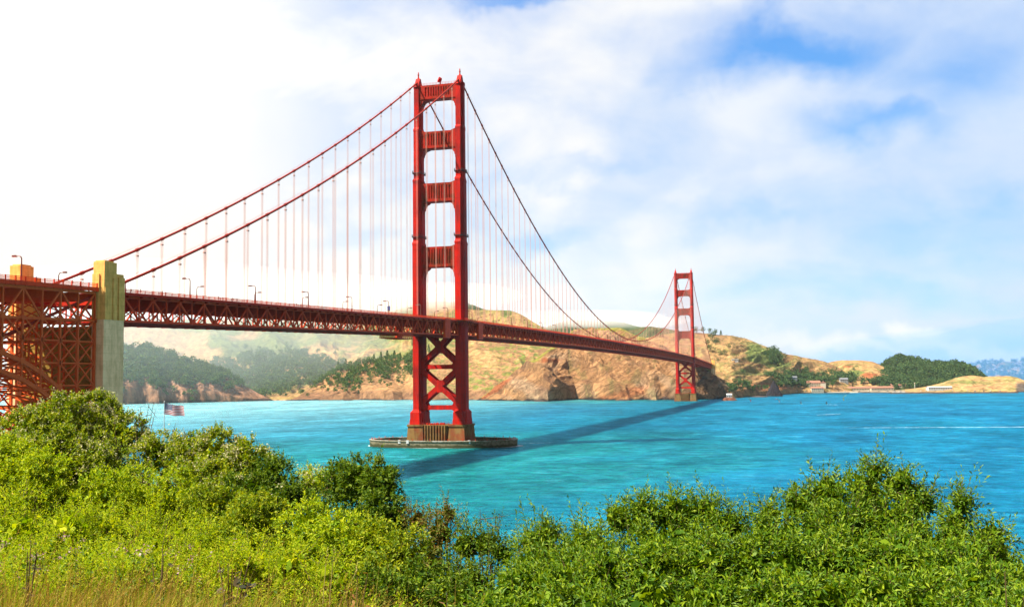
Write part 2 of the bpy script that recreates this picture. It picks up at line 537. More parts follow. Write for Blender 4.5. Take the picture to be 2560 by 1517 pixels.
def tower(y0):
    mb = MB()
    secs = [(16.5, 20.6, 2.9, 9.3), (22.3, 124, 1.85, 7.2), (124, 163.2, 1.7, 6.4), (163.2, 195.4, 1.62, 5.0), (195.4, 223.6, 1.55, 4.0)]
    for sx in (-1, 1):
        cx = sx * 13.7
        off = lambda P: [(x, y + y0) for x, y in P]
        mb.prism(off(cruci(3.1, 9.6, cx)), 13.2, 16.5)
        for z0, z1, w1, h in secs:
            mb.prism(off(cruci(w1, h, cx)), z0, z1)
        mb.prism(off(cruci(2.9, 9.3, cx)), 20.6, 22.3, scale_top=off(cruci(1.85, 7.2, cx)))
        for k in range(1, 4):      # sloped shoulders at the set-backs
            a, b = secs[k], secs[k + 1]
            mb.prism(off(cruci(a[2] + .12, a[3] + .12, cx)), a[1] - 1.0, a[1] + .2)
            mb.prism(off(cruci(a[2] + .12, a[3] + .12, cx)), a[1] + .2, a[1] + 1.5, scale_top=off(cruci(b[2] + .05, b[3] + .05, cx)))
        mb.prism(off(cruci(1.75, 4.2, cx)), 222.2, 223.9)
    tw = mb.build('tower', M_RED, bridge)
    # portal struts
    L = 11.95
    for zt, z_b, D in ((223.4, 214.2, 5.0), (194.0, 183.2, 6.5), (161.6, 149.8, 11), (122.0, 109.2, 15)):
        half = [(L - 5.2, z_b), (L - 4.2, z_b - .08 * D), (L - 3.0, z_b - .12 * D), (L - 2.5, z_b - .22 * D), (L - 2.1, z_b - .24 * D), (L - 1.8, z_b - .42 * D),
                (L - 1.35, z_b - .44 * D), (L - 1.2, z_b - .66 * D), (L - .8, z_b - .68 * D), (L - .7, z_b - D), (L + .6, z_b - D)]
        if zt < 220:
            upf = [(L + .6, zt + 2.6), (L - .3, zt + 2.5), (L - .7, zt + 1.3), (L - 1.7, zt + .75), (L - 2.6, zt + .5), (L - 3.6, zt)]
        else:
            upf = [(L + .6, zt)]
        P = half + upf
        poly = P + [(-x, z) for x, z in reversed(P)]
        m = MB().prism(poly, y0 - 2.9, y0 + 2.9, axis=1)
        for s in (-1, 1):
            ya, yb = sorted((y0 + s * 2.9, y0 + s * 3.35))
            m.box(-L, L, ya, yb, zt - 1.5, zt - .25)
            m.box(-L, L, ya, yb, z_b + .3, z_b + 1.9)
            nr = 9
            for i in range(nr):
                x = -6.6 + 13.2 * i / (nr - 1)
                m.box(x - .42, x + .42, ya, yb - (.06 if s > 0 else -.0), z_b + 1.9, zt - 1.5)
            for xx in (-1, 1):
                a, b = sorted((xx * 8.2, xx * L))
                m.box(a, b, ya, yb, z_b + 1.9, zt - 1.5)
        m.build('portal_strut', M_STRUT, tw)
    # galleries round the legs
    for z, w1, h in ((168.2, 1.62, 5.0), (128.2, 1.7, 6.4)):
        for sx in (-1, 1):
            g = MB()
            P = cruci(w1 + .7, h + .8, sx * 13.7)
            g.prism([(x, y + y0) for x, y in P], z - .15, z + .1)
            for x, y in P[::3]:
                g.box(x - .06, x + .06, y + y0 - .06, y + y0 + .06, z + .1, z + 1.3)
            for zz_ in (.65, 1.25):
                pts = [(x, y + y0, z + zz_) for x, y in P] + [(P[0][0], P[0][1] + y0, z + zz_)]
                for a, b in zip(pts[:-1], pts[1:]):
                    g.bar(a, b, .1)
            g.build('gallery', M_DARK, tw)
    # cross bracing under the deck
    g = MB()
    X1, w_ = 10.2, 2.9
    for yy in (y0 - 3.2, y0 + 3.2):
        def beam(x0, z0, x1, z1, w=w_):
            g.bar((x0, yy, z0), (x1, yy, z1), 1.5, w, ref=(0, 1, 0))
        beam(-12, 48.1, 12, 48.1, 2.6)
        beam(-12, 23.4, 12, 23.4, 2.7)
        for s in (-1, 1):
            beam(s * 11.5, 26.5, 0, 36.3)
            beam(s * 11.5, 46.2, 0, 36.3)
            beam(s * 11.5, 50.2, 0, 60.2)
            beam(s * 8.0, 68.6, 0, 60.2)
            yl, yh = yy - .81, yy + .81
            g.prism([(s * 12.2, 41.9), (s * 9.9, 44.9), (s * 8.4, 46.9), (s * 8.4, 49.3), (s * 9.9, 51.6), (s * 12.2, 54.6)], yl, yh, axis=1)
            g.prism([(s * 12.2, 30.2), (s * 9.7, 27.2), (s * 8.4, 24.7), (s * 8.4, 22.1), (s * 10.2, 20.4), (s * 12.2, 19.2)], yl - .01, yh + .01, axis=1)
        for zc in (36.3, 60.2):
            g.prism([(2.3, zc - 2.3), (2.3, zc + 2.3), (1.0, zc + 3.8), (-1.0, zc + 3.8), (-2.3, zc + 2.3), (-2.3, zc - 2.3), (-1.0, zc - 3.8), (1.0, zc - 3.8)], yy - .84, yy + .84, axis=1)
    g.build('cross_brace', M_RED, tw)
    # saddles, roof rail, beacons
    for sx in (-1, 1):
        m = MB()
        cx = sx * 13.7
        m.prism([(y0 - 4.6, 222.6), (y0 - 2.6, 225.6), (y0 - .8, 228.6), (y0 + .8, 228.6), (y0 + 2.6, 225.6), (y0 + 4.6, 222.6)], cx - 1.35, cx + 1.35, axis=0)
        m.box(cx - 1.9, cx + 1.9, y0 - 3.2, y0 + 3.2, 223.6, 224.8)
        m.build('cable_saddle', M_RED, tw)
        b = MB()
        b.lathe([(0, 228.4), (.75, 228.4), (.6, 229.3), (.45, 229.4), (.42, 231.0), (.7, 231.1), (.7, 231.3), (.32, 231.4), (.34, 232.6), (.1, 233.0), (.0, 233.1)], (cx, y0, 0), 10)
        b.build('beacon', M_DARKRED, tw)
    r = MB()
    for s in (-1, 1):
        for i in range(12):
            x = -11 + 2 * i
            r.box(x - .06, x + .06, y0 + s * 2.75 - .06, y0 + s * 2.75 + .06, 223.4, 224.7)
        for z in (224.0, 224.65):
            r.bar((-11.5, y0 + s * 2.75, z), (11.5, y0 + s * 2.75, z), .1)
    r.build('roof_railing', M_DARKRED, tw)
    # pier
    p = MB()

    def corner(cx, z0, z1, g0, g1):
        a = cruci(6.2 + g0, 11.4 + g0, cx)
        b = cruci(6.2 + g1, 11.4 + g1, cx)
        a = [(x, y + y0) for x, y in a]
        b = [(x, y + y0) for x, y in b]
        p.prism(a, z0, z1, scale_top=b)
    for sx in (-1, 1):
        corner(sx * 13.2, 0, 12.2, -.6, -1.5)
        corner(sx * 13.2, 12.2, 13.3, -1.0, -1.0)
        corner(sx * 13.2, -6, 0.9, 0.2, 0.0)
    zig = []
    nz = 8
    xs = np.linspace(-7.2, 7.2, 2 * nz + 1)
    for i, x in enumerate(xs):
        zig.append((x, y0 - (10.6 if i % 2 == 0 else 9.6)))
    back = [(x, 2 * y0 - y) for x, y in reversed(zig)]
    P = []
    for i in range(len(zig) - 1):
        a, b = zig[i], zig[i + 1]
        P += [a, (b[0] - .25, a[1])] if i % 2 == 0 else [(a[0], a[1]), (b[0] - .25, a[1])]
    P = [(xs[i // 2] if i % 2 == 0 else xs[i // 2 + 1] - .12, y0 - (10.7 if (i // 2) % 2 == 0 else 9.5)) for i in range(4 * nz)]
    P2 = [(x, 2 * y0 - y) for x, y in reversed(P)]
    p.prism([(x, y) for x, y in P + P2][::-1], -6, 12.7)
    p.box(-8.0, 8.0, y0 - 10.2, y0 + 10.2, 12.7, 13.15)
    pr = p.build('pier', M_PIER, bridge)
    q = MB()
    for (xa, ya, xb, yb) in ((-17.5, -10.3, 17.5, -10.3), (17.5, -10.3, 17.5, 10.3), (17.5, 10.3, -17.5, 10.3), (-17.5, 10.3, -17.5, -10.3)):
        n = int(math.hypot(xb - xa, yb - ya) / 2.2)
        for i in range(n):
            t = i / n
            x, y = xa + (xb - xa) * t, y0 + ya + (yb - ya) * t
            q.box(x - .05, x + .05, y - .05, y + .05, 13.1, 14.5)
        for z in (13.8, 14.45):
            q.bar((xa, y0 + ya, z), (xb, y0 + yb, z), .08)
    q.build('pier_railing', M_DARKRED, pr)
    return tw, pr


tw_s, pier_s = tower(0)
tw_n, pier_n = tower(1280)
# dish drum on the roof of the south tower, machinery on its pier
d = MB()
pts = [(1.2, -1.2, 226.4), (.35, -1.75, 226.75)]
d.tube([(1.8, -.8, 226.2), (1.2, -1.2, 226.4), (.2, -1.9, 226.8)], [1.2, 1.65, 1.7], 18)
d.box(.9, 1.5, -1.2, -.8, 223.3, 225.6)
d.build('dish_drum', M_RED, tw_s)
d = MB()
rr = random.Random(3)
for i in range(9):
    x = -6 + 1.35 * i + rr.uniform(-.3, .3)
    y = -8.6 + rr.uniform(0, 2)
    h = rr.uniform(.7, 1.5)
    d.lathe([(0, 13.15), (.45, 13.15), (.5, 13.15 + h * .5), (.42, 13.15 + h), (0, 13.2 + h)], (x, y, 0), 8)
    d.box(x - .7, x + .7, y - .3, y + .3, 13.15, 13.4)
d.build('winch', M_DARKRED, pier_s)

# ---- deck
YS = -350.0
ys = np.arange(-45, 220) * 7.62      # panel points -342.9 .. 1623


def strip(mb, x0, x1, dz0, dz1, y):
    z = zb(y)
    n = len(y)
    V = np.stack([np.stack([np.full(n, x), y, z + dz], 1) for x, dz in ((x0, dz0), (x1, dz0), (x1, dz1), (x0, dz1))], 1).reshape(-1, 3)
    i = np.arange(n - 1)[:, None] * 4
    k = np.arange(4)[None]
    k2 = (k + 1) % 4
    mb.add(V, [np.stack([i + k, i + k2, i + 4 + k2, i + 4 + k], -1).reshape(-1, 4), [3, 2, 1, 0], [4 * n - 4, 4 * n - 3, 4 * n - 2, 4 * n - 1]])


def hexas(mb, P):
    """P (n,8,3) many boxes at once"""
    n = len(P)
    f = np.array([[0, 3, 2, 1], [4, 5, 6, 7], [0, 1, 5, 4], [1, 2, 6, 5], [2, 3, 7, 6], [3, 0, 4, 7]])
    F = (np.arange(n)[:, None, None] * 8 + f[None]).reshape(-1, 4)
    mb.add(P.reshape(-1, 3), [F])


def boxes(mb, x0, x1, y0, y1, z0, z1):
    x0, x1, y0, y1, z0, z1 = np.broadcast_arrays(*[arr(a) for a in (x0, x1, y0, y1, z0, z1)])
    c = [(x0, y0, z0), (x1, y0, z0), (x1, y1, z0), (x0, y1, z0), (x0, y0, z1), (x1, y0, z1), (x1, y1, z1), (x0, y1, z1)]
    hexas(mb, np.stack([np.stack(k, -1) for k in c], -2).reshape(-1, 8, 3))


def beams_yz(mb, x, ya, za, yb, zb_, wx, w):
    """many beams in planes x=const from (ya,za) to (yb,zb)"""
    ya, za, yb, zb_ = [arr(a) for a in (ya, za, yb, zb_)]
    dy, dz = yb - ya, zb_ - za
    l = np.hypot(dy, dz)
    ny, nz = -dz / l * w / 2, dy / l * w / 2
    P = []
    for (y, z) in ((ya, za), (yb, zb_)):
        for s, xo in ((-1, -wx / 2), (-1, wx / 2), (1, wx / 2), (1, -wx / 2)):
            P.append(np.stack([np.full_like(y, x + xo), y + s * ny, z + s * nz], -1))
    hexas(mb, np.stack(P, 1))


def build_deck(ys, name='deck', y_lo=None):
    m = MB()
    fine = ys
    strip(m, -12.9, 12.9, 8.15, 8.55, fine)
    for s in (-1, 1):
        a, b = sorted((s * 12.9, s * 15.1))
        strip(m, a, b, 8.3, 8.62, fine)
        a, b = sorted((s * 15.1, s * 15.3))
        strip(m, a, b, 7.9, 8.8, fine)
    z = zb(ys)
    boxes(m, -13.2, 13.2, ys - .25, ys + .25, z + 4.9, z + 8.15)      # floor beams
    for x in (-10, -6, -2, 2, 6, 10):
        strip(m, x - .18, x + .18, 6.9, 8.15, fine)
    # brackets under the sidewalks
    for s in (-1, 1):
        a, b = (min(s * 13.9, s * 15.2), max(s * 13.9, s * 15.2))
        boxes(m, a, b, ys - .12, ys + .12, z + 7.3, z + 8.3)
    return m.build(name, M_DARKRED, bridge)


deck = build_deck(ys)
r = MB()
strip(r, -9.6, 9.6, 8.552, 8.60, ys)
r.build('roadway', M_ASPH, deck)

par = np.arange(-45, 220)             # odd indices: bottom nodes at multiples k odd
for s in (-1, 1):
    x = s * 13.7
    m = MB()
    strip(m, x - .35, x + .35, 7.1, 7.75, ys)
    strip(m, x - .35, x + .35, -.35, .35, ys)
    strip(m, x - .45, x + .45, 7.75, 7.9, ys)
    z = zb(ys)
    beams_yz(m, x, ys, z + .3, ys, z + 7.1, .42, np.full_like(ys, .38))
    a, b = ys[:-1], ys[1:]
    odd = par[:-1] % 2 != 0           # bottom node at odd panel points
    za = np.where(odd, zb(a) + .3, zb(a) + 7.1)
    zb2 = np.where(odd, zb(b) + 7.1, zb(b) + .3)
    beams_yz(m, x, a, za, b, zb2, .46, np.full_like(a, .52))
    # gusset plates
    yo = ys[par % 2 != 0]
    boxes(m, x - .40, x + .40, yo - .8, yo + .8, zb(yo) - .4, zb(yo) + 1.0)
    ye = ys[par % 2 == 0]
    boxes(m, x - .40, x + .40, ye - .7, ye + .7, zb(ye) + 6.3, zb(ye) + 7.72)
    m.build('side_truss', M_TRUSS, deck)
    # railing
    xr = s * 15.2
    m = MB()
    step = np.arange(-342, 1622, 3.81)
    zs_ = zb(step) + 8.6
    boxes(m, xr - .09, xr + .09, step - .09, step + .09, zs_, zs_ + 1.32)
    for dz in (8.75, 9.25, 9.85):
        strip(m, xr - .07, xr + .07, dz, dz + .10, ys)
    pk = np.arange(-342, 700, .42)
    zs_ = zb(pk) + 8.8
    boxes(m, xr - .03, xr + .03, pk - .075, pk + .075, zs_, zs_ + 1.08)
    m.build('railing', M_TRUSS, deck)
    m = MB()
    xi = s * 10.1
    strip(m, xi - .06, xi + .06, 9.2, 9.3, ys)
    strip(m, xi - .06, xi + .06, 8.9, 9.0, ys)
    boxes(m, xi - .08, xi + .08, step - .08, step + .08, zb(step) + 8.55, zb(step) + 9.35)
    m.build('kerb_rail', M_TRUSS, deck)
# bottom laterals and sway posts
m = MB()
z = zb(ys)
boxes(m, -13.3, 13.3, ys - .45, ys + .45, z - .5, z + .35)
for a, b in zip(ys[:-1:2], ys[1::2]):
    pass
for i in range(0, len(ys) - 2, 2):
    a, c = ys[i], ys[i + 2]
    m.bar((-13.3, a, zb(a)), (13.3, c, zb(c)), .5, .7)
    m.bar((13.3, a, zb(a) - .02), (-13.3, c, zb(c) - .02), .5, .66)
for x in (-4.6, 4.6):
    strip(m, x - .3, x + .3, -.75, -.1, ys)
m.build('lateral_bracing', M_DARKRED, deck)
# inner frames seen through the truss
m = MB()
for i, y in enumerate(ys):
    if y > 800:
        break
    if i % 2:
        continue
    zz0 = float(zb(y))
    for x0, x1 in ((-13.2, -6.6), (-6.6, 0), (0, 6.6), (6.6, 13.2)):
        a, b = (.3, 5.1) if (i + int(x0 // 6.6)) % 2 else (5.1, .3)
        m.bar((x0, y, zz0 + a), (x1, y, zz0 + b), .26, .3, ref=(0, 1, 0))
    m.bar((0, y, zz0 + .3), (0, y, zz0 + 5), .35)
for x in (-6.6, 6.6):
    strip(m, x - .15, x + .15, .25, .5, ys[ys < 800])
m.build('sway_frame', M_TRUSS, deck)
# vertical expansion housings beside the south tower, landing slab round its leg
for ya, yb in ((-36.0, -26.8), (28.3, 37.3)):
    for s in (-1, 1):
        m = MB()
        a, b = sorted((s * 14.3, s * 15.7))
        zc = float(zb(ya))
        nb = 6
        for i in range(nb):
            z0 = zc - 2.0 + i * 11.4 / nb
            m.box(a, b, ya, yb, z0 + .1, z0 + 11.4 / nb - .12)
        a2, b2 = sorted((s * 14.3, s * 15.45))
        m.box(a2, b2, ya + .2, yb - .2, zc - 2.0, zc + 9.2)
        m.build('truss_housing', M_TRUSS, deck)
for yc in (0, 1280):
    for s in (-1, 1):
        m = MB()
        a, b = sorted((s * 15.3, s * 19.4))
        zc = 67.3
        m.prism([(a, yc - 14), (b, yc - 11), (b, yc + 11), (a, yc + 14)] if s > 0 else [(b, yc - 14), (a, yc - 11), (a, yc + 11), (b, yc + 14)], zc + 8.2, zc + 8.8)
        for i in range(12):
            y = yc - 11 + 2 * i
            m.box(s * 19.3 - .07, s * 19.3 + .07, y - .07, y + .07, zc + 8.8, zc + 10.1)
        m.bar((s * 19.3, yc - 11, zc + 10.0), (s * 19.3, yc + 11, zc + 10.0), .12)
        m.bar((s * 19.3, yc - 11, zc + 9.4), (s * 19.3, yc + 11, zc + 9.4), .1)
        for k in range(5):
            m.bar((s * 17.0, yc - 8 + 4 * k, zc + 4.8), (s * 19.0, yc - 8 + 4 * k, zc + 8.2), .3)
        m.build('landing', M_TRUSS, deck)
# maintenance traveller under the deck
m = MB()
za = 62.0
ya, yb = -106, -84
for x in (4, 14.2):
    for z in (za, za + 2.3):
        m.bar((x, ya, z), (x, yb, z), .3)
    n = 8
    for i in range(n):
        y0_, y1_ = ya + (yb - ya) * i / n, ya + (yb - ya) * (i + 1) / n
        m.bar((x, y0_, za), (x, y1_, za + 2.3), .2)
        m.bar((x, y1_, za), (x, y0_, za + 2.3), .2)
        m.bar((x, y0_, za), (x, y0_, za + 2.3), .2)
for y in np.linspace(ya, yb, 6):
    m.bar((4, y, za), (14.2, y, za), .3)
    m.bar((4, y, za + 2.3), (14.2, y, za + 2.3), .25)
m.build('inspection_gantry', M_TRUSS, deck)

# ---- cables and hangers
hy = np.arange(-22, 22 + 85) * 15.24
hy = hy[(hy > -334) & (hy < 1614)]
for s in (-1, 1):
    x = s * 13.7
    yy = np.concatenate([np.linspace(-420, -2.5, 90), [0.0], np.linspace(2.5, 1277.5, 220), [1280.0], np.linspace(1282.5, 1640, 60)])
    z = zcab(yy)
    z[np.abs(yy) < .1] = 227.6
    z[np.abs(yy - 1280) < .1] = 227.6
    m = MB().tube(np.stack([np.full_like(yy, x), yy, z], 1), .46, 10)
    for y in hy:
        if min(abs(y), abs(y - 1280)) < 5:
            continue
        a, b = y - .7, y + .7
        m.tube([(x, a, float(zcab(a))), (x, b, float(zcab(b)))], .66, 8)
    # hand ropes above the cable
    for o in (-.55, .55):
        yy2 = yy[(yy > -335) & (yy < 1615)]
        m.tube(np.stack([np.full_like(yy2, x + o), yy2, zcab(yy2) + 1.25], 1), .035, 3, False)
    m.build('main_cable', M_CABLE, bridge)

hang = []
for s in (-1, 1):
    for y in hy:
        if min(abs(y), abs(y - 1280)) < 5:
            continue
        p = np.array([s * 13.7, y, 75.])
        hang.append((np.linalg.norm(p - CP), s * 13.7, y))
hang.sort()
rest = MB()
for i, (dd, x, y) in enumerate(hang):
    m = MB() if i < 100 else rest
    zt, z0 = float(zcab(y)) - .5, float(zb(y)) + 7.8
    if zt - z0 < .6:
        continue
    wr = .072 if dd < 900 else .085
    for o in (-.45, .45):
        for ox in (-.18, .18):
            m.box(x + ox - wr / 2, x + ox + wr / 2, y + o - wr / 2, y + o + wr / 2, z0, zt)
    m.box(x - .35, x + .35, y - .55, y + .55, z0 - .2, z0 + .9)
    if zt - z0 > 6:
        m.box(x - .3, x + .3, y - .6, y + .6, zt - 1.9, zt - 1.5)
    if i < 100:
        m.build('suspender', M_ROPE, bridge)
o = rest.build('suspender', M_ROPE, bridge)
o['kind'] = 'stuff'


# ---- concrete pylons
def pylon(yf, yn, z_up, z_lo, base, mirror=1):
    """yf face towards the tower, yn the other; z_up heights relative to deck"""
    y0, y1 = min(yf, yn), max(yf, yn)
    zc = float(zb(yf))
    zd = zc - .6
    m = MB()
    # wall between the shafts with a tall opening
    m.box(-13.0, -5.2, y0 + .9, y1 - .9, base, zd - 4)
    m.box(5.2, 13.0, y0 + .9, y1 - .9, base, zd - 4)
    m.box(-5.2, 5.2, y0 + .9, y1 - .9, base, base + 9)
    m.box(-5.2, 5.2, y0 + .9, y1 - .9, base + 36, zd - 4)
    m.box(-13.0, 13.0, y0 + .5, y1 - .5, zd - 4, zd - 1.5)
    for zz_ in np.arange(base + 4, zd - 5, 4.2):     # formwork bands
        m.box(-12.9, -5.3, y0 + .84, y0 + .9, zz_, zz_ + .22)
        m.box(5.3, 12.9, y0 + .84, y0 + .9, zz_, zz_ + .22)
    pm = m.build('pylon', M_CONC_WALL, bridge)
    for s in (-1, 1):
        f = MB()

        def bx(xa, xb, ya, yb, za, zt):
            a, b = sorted((s * xa, s * xb))
            if mirror < 0:
                ya, yb = y0 + y1 - yb, y0 + y1 - ya
            f.box(a, b, ya, yb, za, zt)
        L_ = y1 - y0
        bx(13.0, 17.1, y0, y1, base, zc - .2)
        bx(12.4, 13.0, y0 + .5, y1 - .5, base, zc - .6)
        lo = f.build('shaft', M_CONC_LO, pm)
        f = MB()
        bx(13.15, 17.0, y0 + .12, y0 + .62 * L_, zc - .2, zc + 17.3)
        bx(13.25, 16.9, y0 + .62 * L_, y1 - .10, zc - .2, zc + 14.0)
        bx(13.0, 15.4, y0 - .25, y0 + .12, zc - .2, zc + 13.6)
        bx(17.0, 17.35, y0 + .2, y0 + .28 * L_, zc - .2, zc + 9.5)
        bx(17.0, 17.35, y0 + .42 * L_, y0 + .62 * L_, zc - .2, zc + 12.5)
        bx(16.9, 17.35, y0 + .7 * L_, y1 - .1, zc - .2, zc + 13.0)
        bx(13.3, 16.6, y0 + .8, y0 + .52 * L_, zc + 17.3, zc + 17.7)
        f.build('shaft_top', M_CONC_UP, pm)
    return pm


pylon(PY1, PY0, 0, 0, 0.5)
pylon(1620.2, 1630.0, 0, 0, 24.0, -1)
pylon(1652.0, 1668.0, 0, 0, 26.0, -1)

# ---- steel arch over the fort, left of the south pylon
ya_ = np.arange(0, 14) * 7.62
AY = PY0 - 1.0 - ya_                   # -351 .. -450
def ztop(y): return 66.9 + (arr(y) + 350) * .021
def zmid(y): return 58.6 + (arr(y) + 350) * .021
def zarch(y): return 49.4 - 21.9 * ((arr(y) + 400) / 48.0) ** 2
am = MB()
n = len(AY)
for x in (-14.6, 14.6):
    for i in range(n):
        y = AY[i]
        am.bar((x, y, float(zmid(y))), (x, y, float(ztop(y))), .5)
        if i < n - 1:
            y2 = AY[i + 1]
            am.bar((x, y, float(ztop(y))), (x, y2, float(ztop(y2))), .7, .8)
            am.bar((x, y, float(zmid(y))), (x, y2, float(zmid(y2))), .55, .7)
            if i % 2 == 0:
                am.bar((x, y, float(ztop(y))), (x, y2, float(zmid(y2))), .45, .5)
            else:
                am.bar((x, y, float(zmid(y))), (x, y2, float(ztop(y2))), .45, .5)
    for i in range(0, n, 1):
        y = AY[i]
        am.box(x - .4, x + .4, y - .7, y + .7, float(zmid(y)) - .55, float(zmid(y)) + .55)
for y in AY:
    am.box(-14.5, 14.5, y - .25, y + .25, float(ztop(y)) - 2.4, float(ztop(y)) - .1)
    am.bar((-14.5, y, float(zmid(y))), (14.5, y, float(zmid(y))), .4)
    am.bar((-14.5, y, float(zmid(y))), (0, y, float(ztop(y)) - 2.4), .3)
    am.bar((14.5, y, float(zmid(y))), (0, y, float(ztop(y)) - 2.4), .3)
for i in range(n - 1):
    for z in (float(zmid(AY[i])),):
        am.bar((-14.5, AY[i], z), (14.5, AY[i + 1], z), .3)
        am.bar((14.5, AY[i], z - .02), (-14.5, AY[i + 1], z), .3)
arch = am.build('arch_span', M_ARCH, bridge)
m = MB()
yy = np.linspace(PY0 - .3, AY[-1] - 2, 30)
zt = ztop(yy)


def strip2(mb, x0, x1, d0, d1):
    nn = len(yy)
    V = np.stack([np.stack([np.full(nn, x), yy, zt + dz], 1) for x, dz in ((x0, d0), (x1, d0), (x1, d1), (x0, d1))], 1).reshape(-1, 3)
    i = np.arange(nn - 1)[:, None] * 4
    k = np.arange(4)[None]
    k2 = (k + 1) % 4
    mb.add(V, [np.stack([i + k, i + k2, i + 4 + k2, i + 4 + k], -1).reshape(-1, 4), [3, 2, 1, 0], [4 * nn - 4, 4 * nn - 3, 4 * nn - 2, 4 * nn - 1]])


strip2(m, -15.2, 15.2, .9, 1.4)
for s in (-1, 1):
    a, b = sorted((s * 15.2, s * 15.5))
    strip2(m, a, b, .45, 1.6)
m.build('arch_roadway', M_TRUSS, arch)
for s in (-1, 1):
    m = MB()
    x = s * 15.3
    for d0 in (1.7, 2.2, 2.75):
        strip2(m, x - .07, x + .07, d0, d0 + .1)
    pk = np.arange(AY[-1], PY0 - .5, .4)
    zt_ = ztop(pk)
    boxes(m, x - .03, x + .03, pk - .06, pk + .06, zt_ + 1.6, zt_ + 2.75)
    pk = np.arange(AY[-1], PY0 - .5, 3.81)
    zt_ = ztop(pk)
    boxes(m, x - .1, x + .25, pk - .1, pk + .1, zt_ + .3, zt_ + 2.95)
    if s < 0:
        boxes(m, x - .04, x + .04, pk - .04, pk + .04, zt_ + 2.9, zt_ + 5.0)
        strip2(m, x - .02, x + .02, 4.9, 4.96)
    m.build('railing', M_TRUSS, arch)
# arch ribs
for x in (-14.6, 14.6):
    m = MB()
    for i in range(n - 1):
        y, y2 = AY[i], AY[i + 1]
        for dz in (0, -4.9):
            m.bar((x, y, float(zarch(y)) + dz), (x, y2, float(zarch(y2)) + dz), .9, 1.15)
        m.bar((x, y, float(zarch(y))), (x, y, float(zarch(y)) - 4.9), .45)
        if i % 2 == 0:
            m.bar((x, y, float(zarch(y))), (x, y2, float(zarch(y2)) - 4.9), .45)
        else:
            m.bar((x, y, float(zarch(y)) - 4.9), (x, y2, float(zarch(y2))), .45)
        m.box(x - .5, x + .5, y - .9, y + .9, float(zarch(y)) - .8, float(zarch(y)) + .8)
    m.build('arch_rib', M_ARCH, arch)
m = MB()
for i in range(n - 1):
    y, y2 = AY[i], AY[i + 1]
    for dz in (0, -4.9):
        m.bar((-14.5, y, float(zarch(y)) + dz), (14.5, y, float(zarch(y)) + dz), .45)
        m.bar((-14.5, y, float(zarch(y)) + dz), (0, y2, float(zarch(y2)) + dz), .4)
        m.bar((14.5, y, float(zarch(y)) + dz), (0, y2, float(zarch(y2)) + dz), .4)
    m.bar((-14.5, y, float(zarch(y))), (14.5, y, float(zarch(y)) - 4.9), .35)
    m.bar((14.5, y - .02, float(zarch(y))), (-14.5, y, float(zarch(y)) - 4.9), .35)
m.build('rib_bracing', M_ARCH, arch)
# spandrel columns between arch and upper truss, X-braced towards the pylon
for x in (-14.6, 14.6):
    for i in range(n):
        y = AY[i]
        z0 = float(zarch(y)) if i > 1 else 8.
        m = MB().bar((x, y, z0), (x, y, float(zmid(y))), .6 if i > 1 else .8, .6)
        m.build('spandrel_column', M_ARCH, arch)
    for grp in (((0, (52.2, 45.8, 39.4, 33.0, 26.6, 20.2, 13.8)), (1, (52.2, 45.8, 39.4)), (2, (52.2, 45.8)), (3, (52.2,)), (4, (52.6,)), (5, (53,))), ((11, (52.2, 45.8, 39.4, 33.0, 26.6)),)):
        m = MB()
        for ia, zs_ in grp:
            for z in zs_:
                m.bar((x, AY[ia], z), (x, AY[ia + 1], z), .4)
                m.bar((x, AY[ia], z), (x, AY[ia + 1], z + 6.4), .38)
                m.bar((x, AY[ia], z + 6.4), (x - .02, AY[ia + 1], z), .38)
                m.box(x - .3, x + .3, AY[ia] - .6, AY[ia] + .4, z - .6, z + .6)
        m.build('column_bracing', M_ARCH, arch)
m = MB()
for i in range(0, n):
    y = AY[i]
    lo = max(float(zarch(y)), 10) if i > 1 else 10
    zc = float(zmid(y))
    while zc - 6.4 > lo:
        m.bar((-14.4, y, zc), (0, y, zc - 6.4), .34)
        m.bar((0, y, zc - 6.4), (14.4, y, zc), .34)
        m.bar((-14.4, y, zc - 6.4), (14.4, y, zc - 6.4), .38)
        if i % 2 == 0:
            m.bar((0, y, zc), (0, y, zc - 6.4), .4)
        zc -= 6.4
m.build('cross_frames', M_ARCH, arch)
# inner columns
m = MB()
for x in (-5, 5):
    for i in range(0, n, 2):
        y = AY[i] - 1
        m.bar((x, y, max(float(zarch(y)), 8) if i > 1 else 8), (x, y, float(zmid(y))), .5)
m.build('inner_columns', M_ARCH, arch)

# ---- fender ring round the south pier
f = MB()
ne = 96
t = np.arange(ne) / ne * 2 * PI
sup = lambda a, b, z: np.stack([a * np.sign(np.cos(t)) * np.abs(np.cos(t)) ** .86, 3 + b * np.sign(np.sin(t)) * np.abs(np.sin(t)) ** .86, np.full(ne, z)], 1)
rings = [sup(46.5, 24.5, -5), sup(46.5, 24.5, 3.55), sup(46.9, 24.9, 3.6), sup(46.9, 24.9, 4.2), sup(44.2, 22.2, 4.2), sup(44.2, 22.2, -5)]
V = np.vstack(rings)
F = []
i = np.arange(ne)
j = (i + 1) % ne
for k in range(5):
    F.append(np.stack([i + k * ne, j + k * ne, j + (k + 1) * ne, i + (k + 1) * ne], 1))
f.add(V, F)
fo = f.build('fender_ring', M_FEND, None)
tag(fo, 'low oval concrete fender ring in the water around the near tower pier', 'fender')
q = MB()
for k in range(0, ne, 3):
    a = t[k]
    x, y = 45.2 * np.sign(np.cos(a)) * abs(np.cos(a)) ** .86, 3 + 23.2 * np.sign(np.sin(a)) * abs(np.sin(a)) ** .86
    q.lathe([(0, 4.2), (.18, 4.2), (.16, 4.9), (.3, 5.0), (.3, 5.15), (0, 5.2)], (x, y, 0), 6)
q.build('bollards', M_DARKRED, fo)
q = MB()
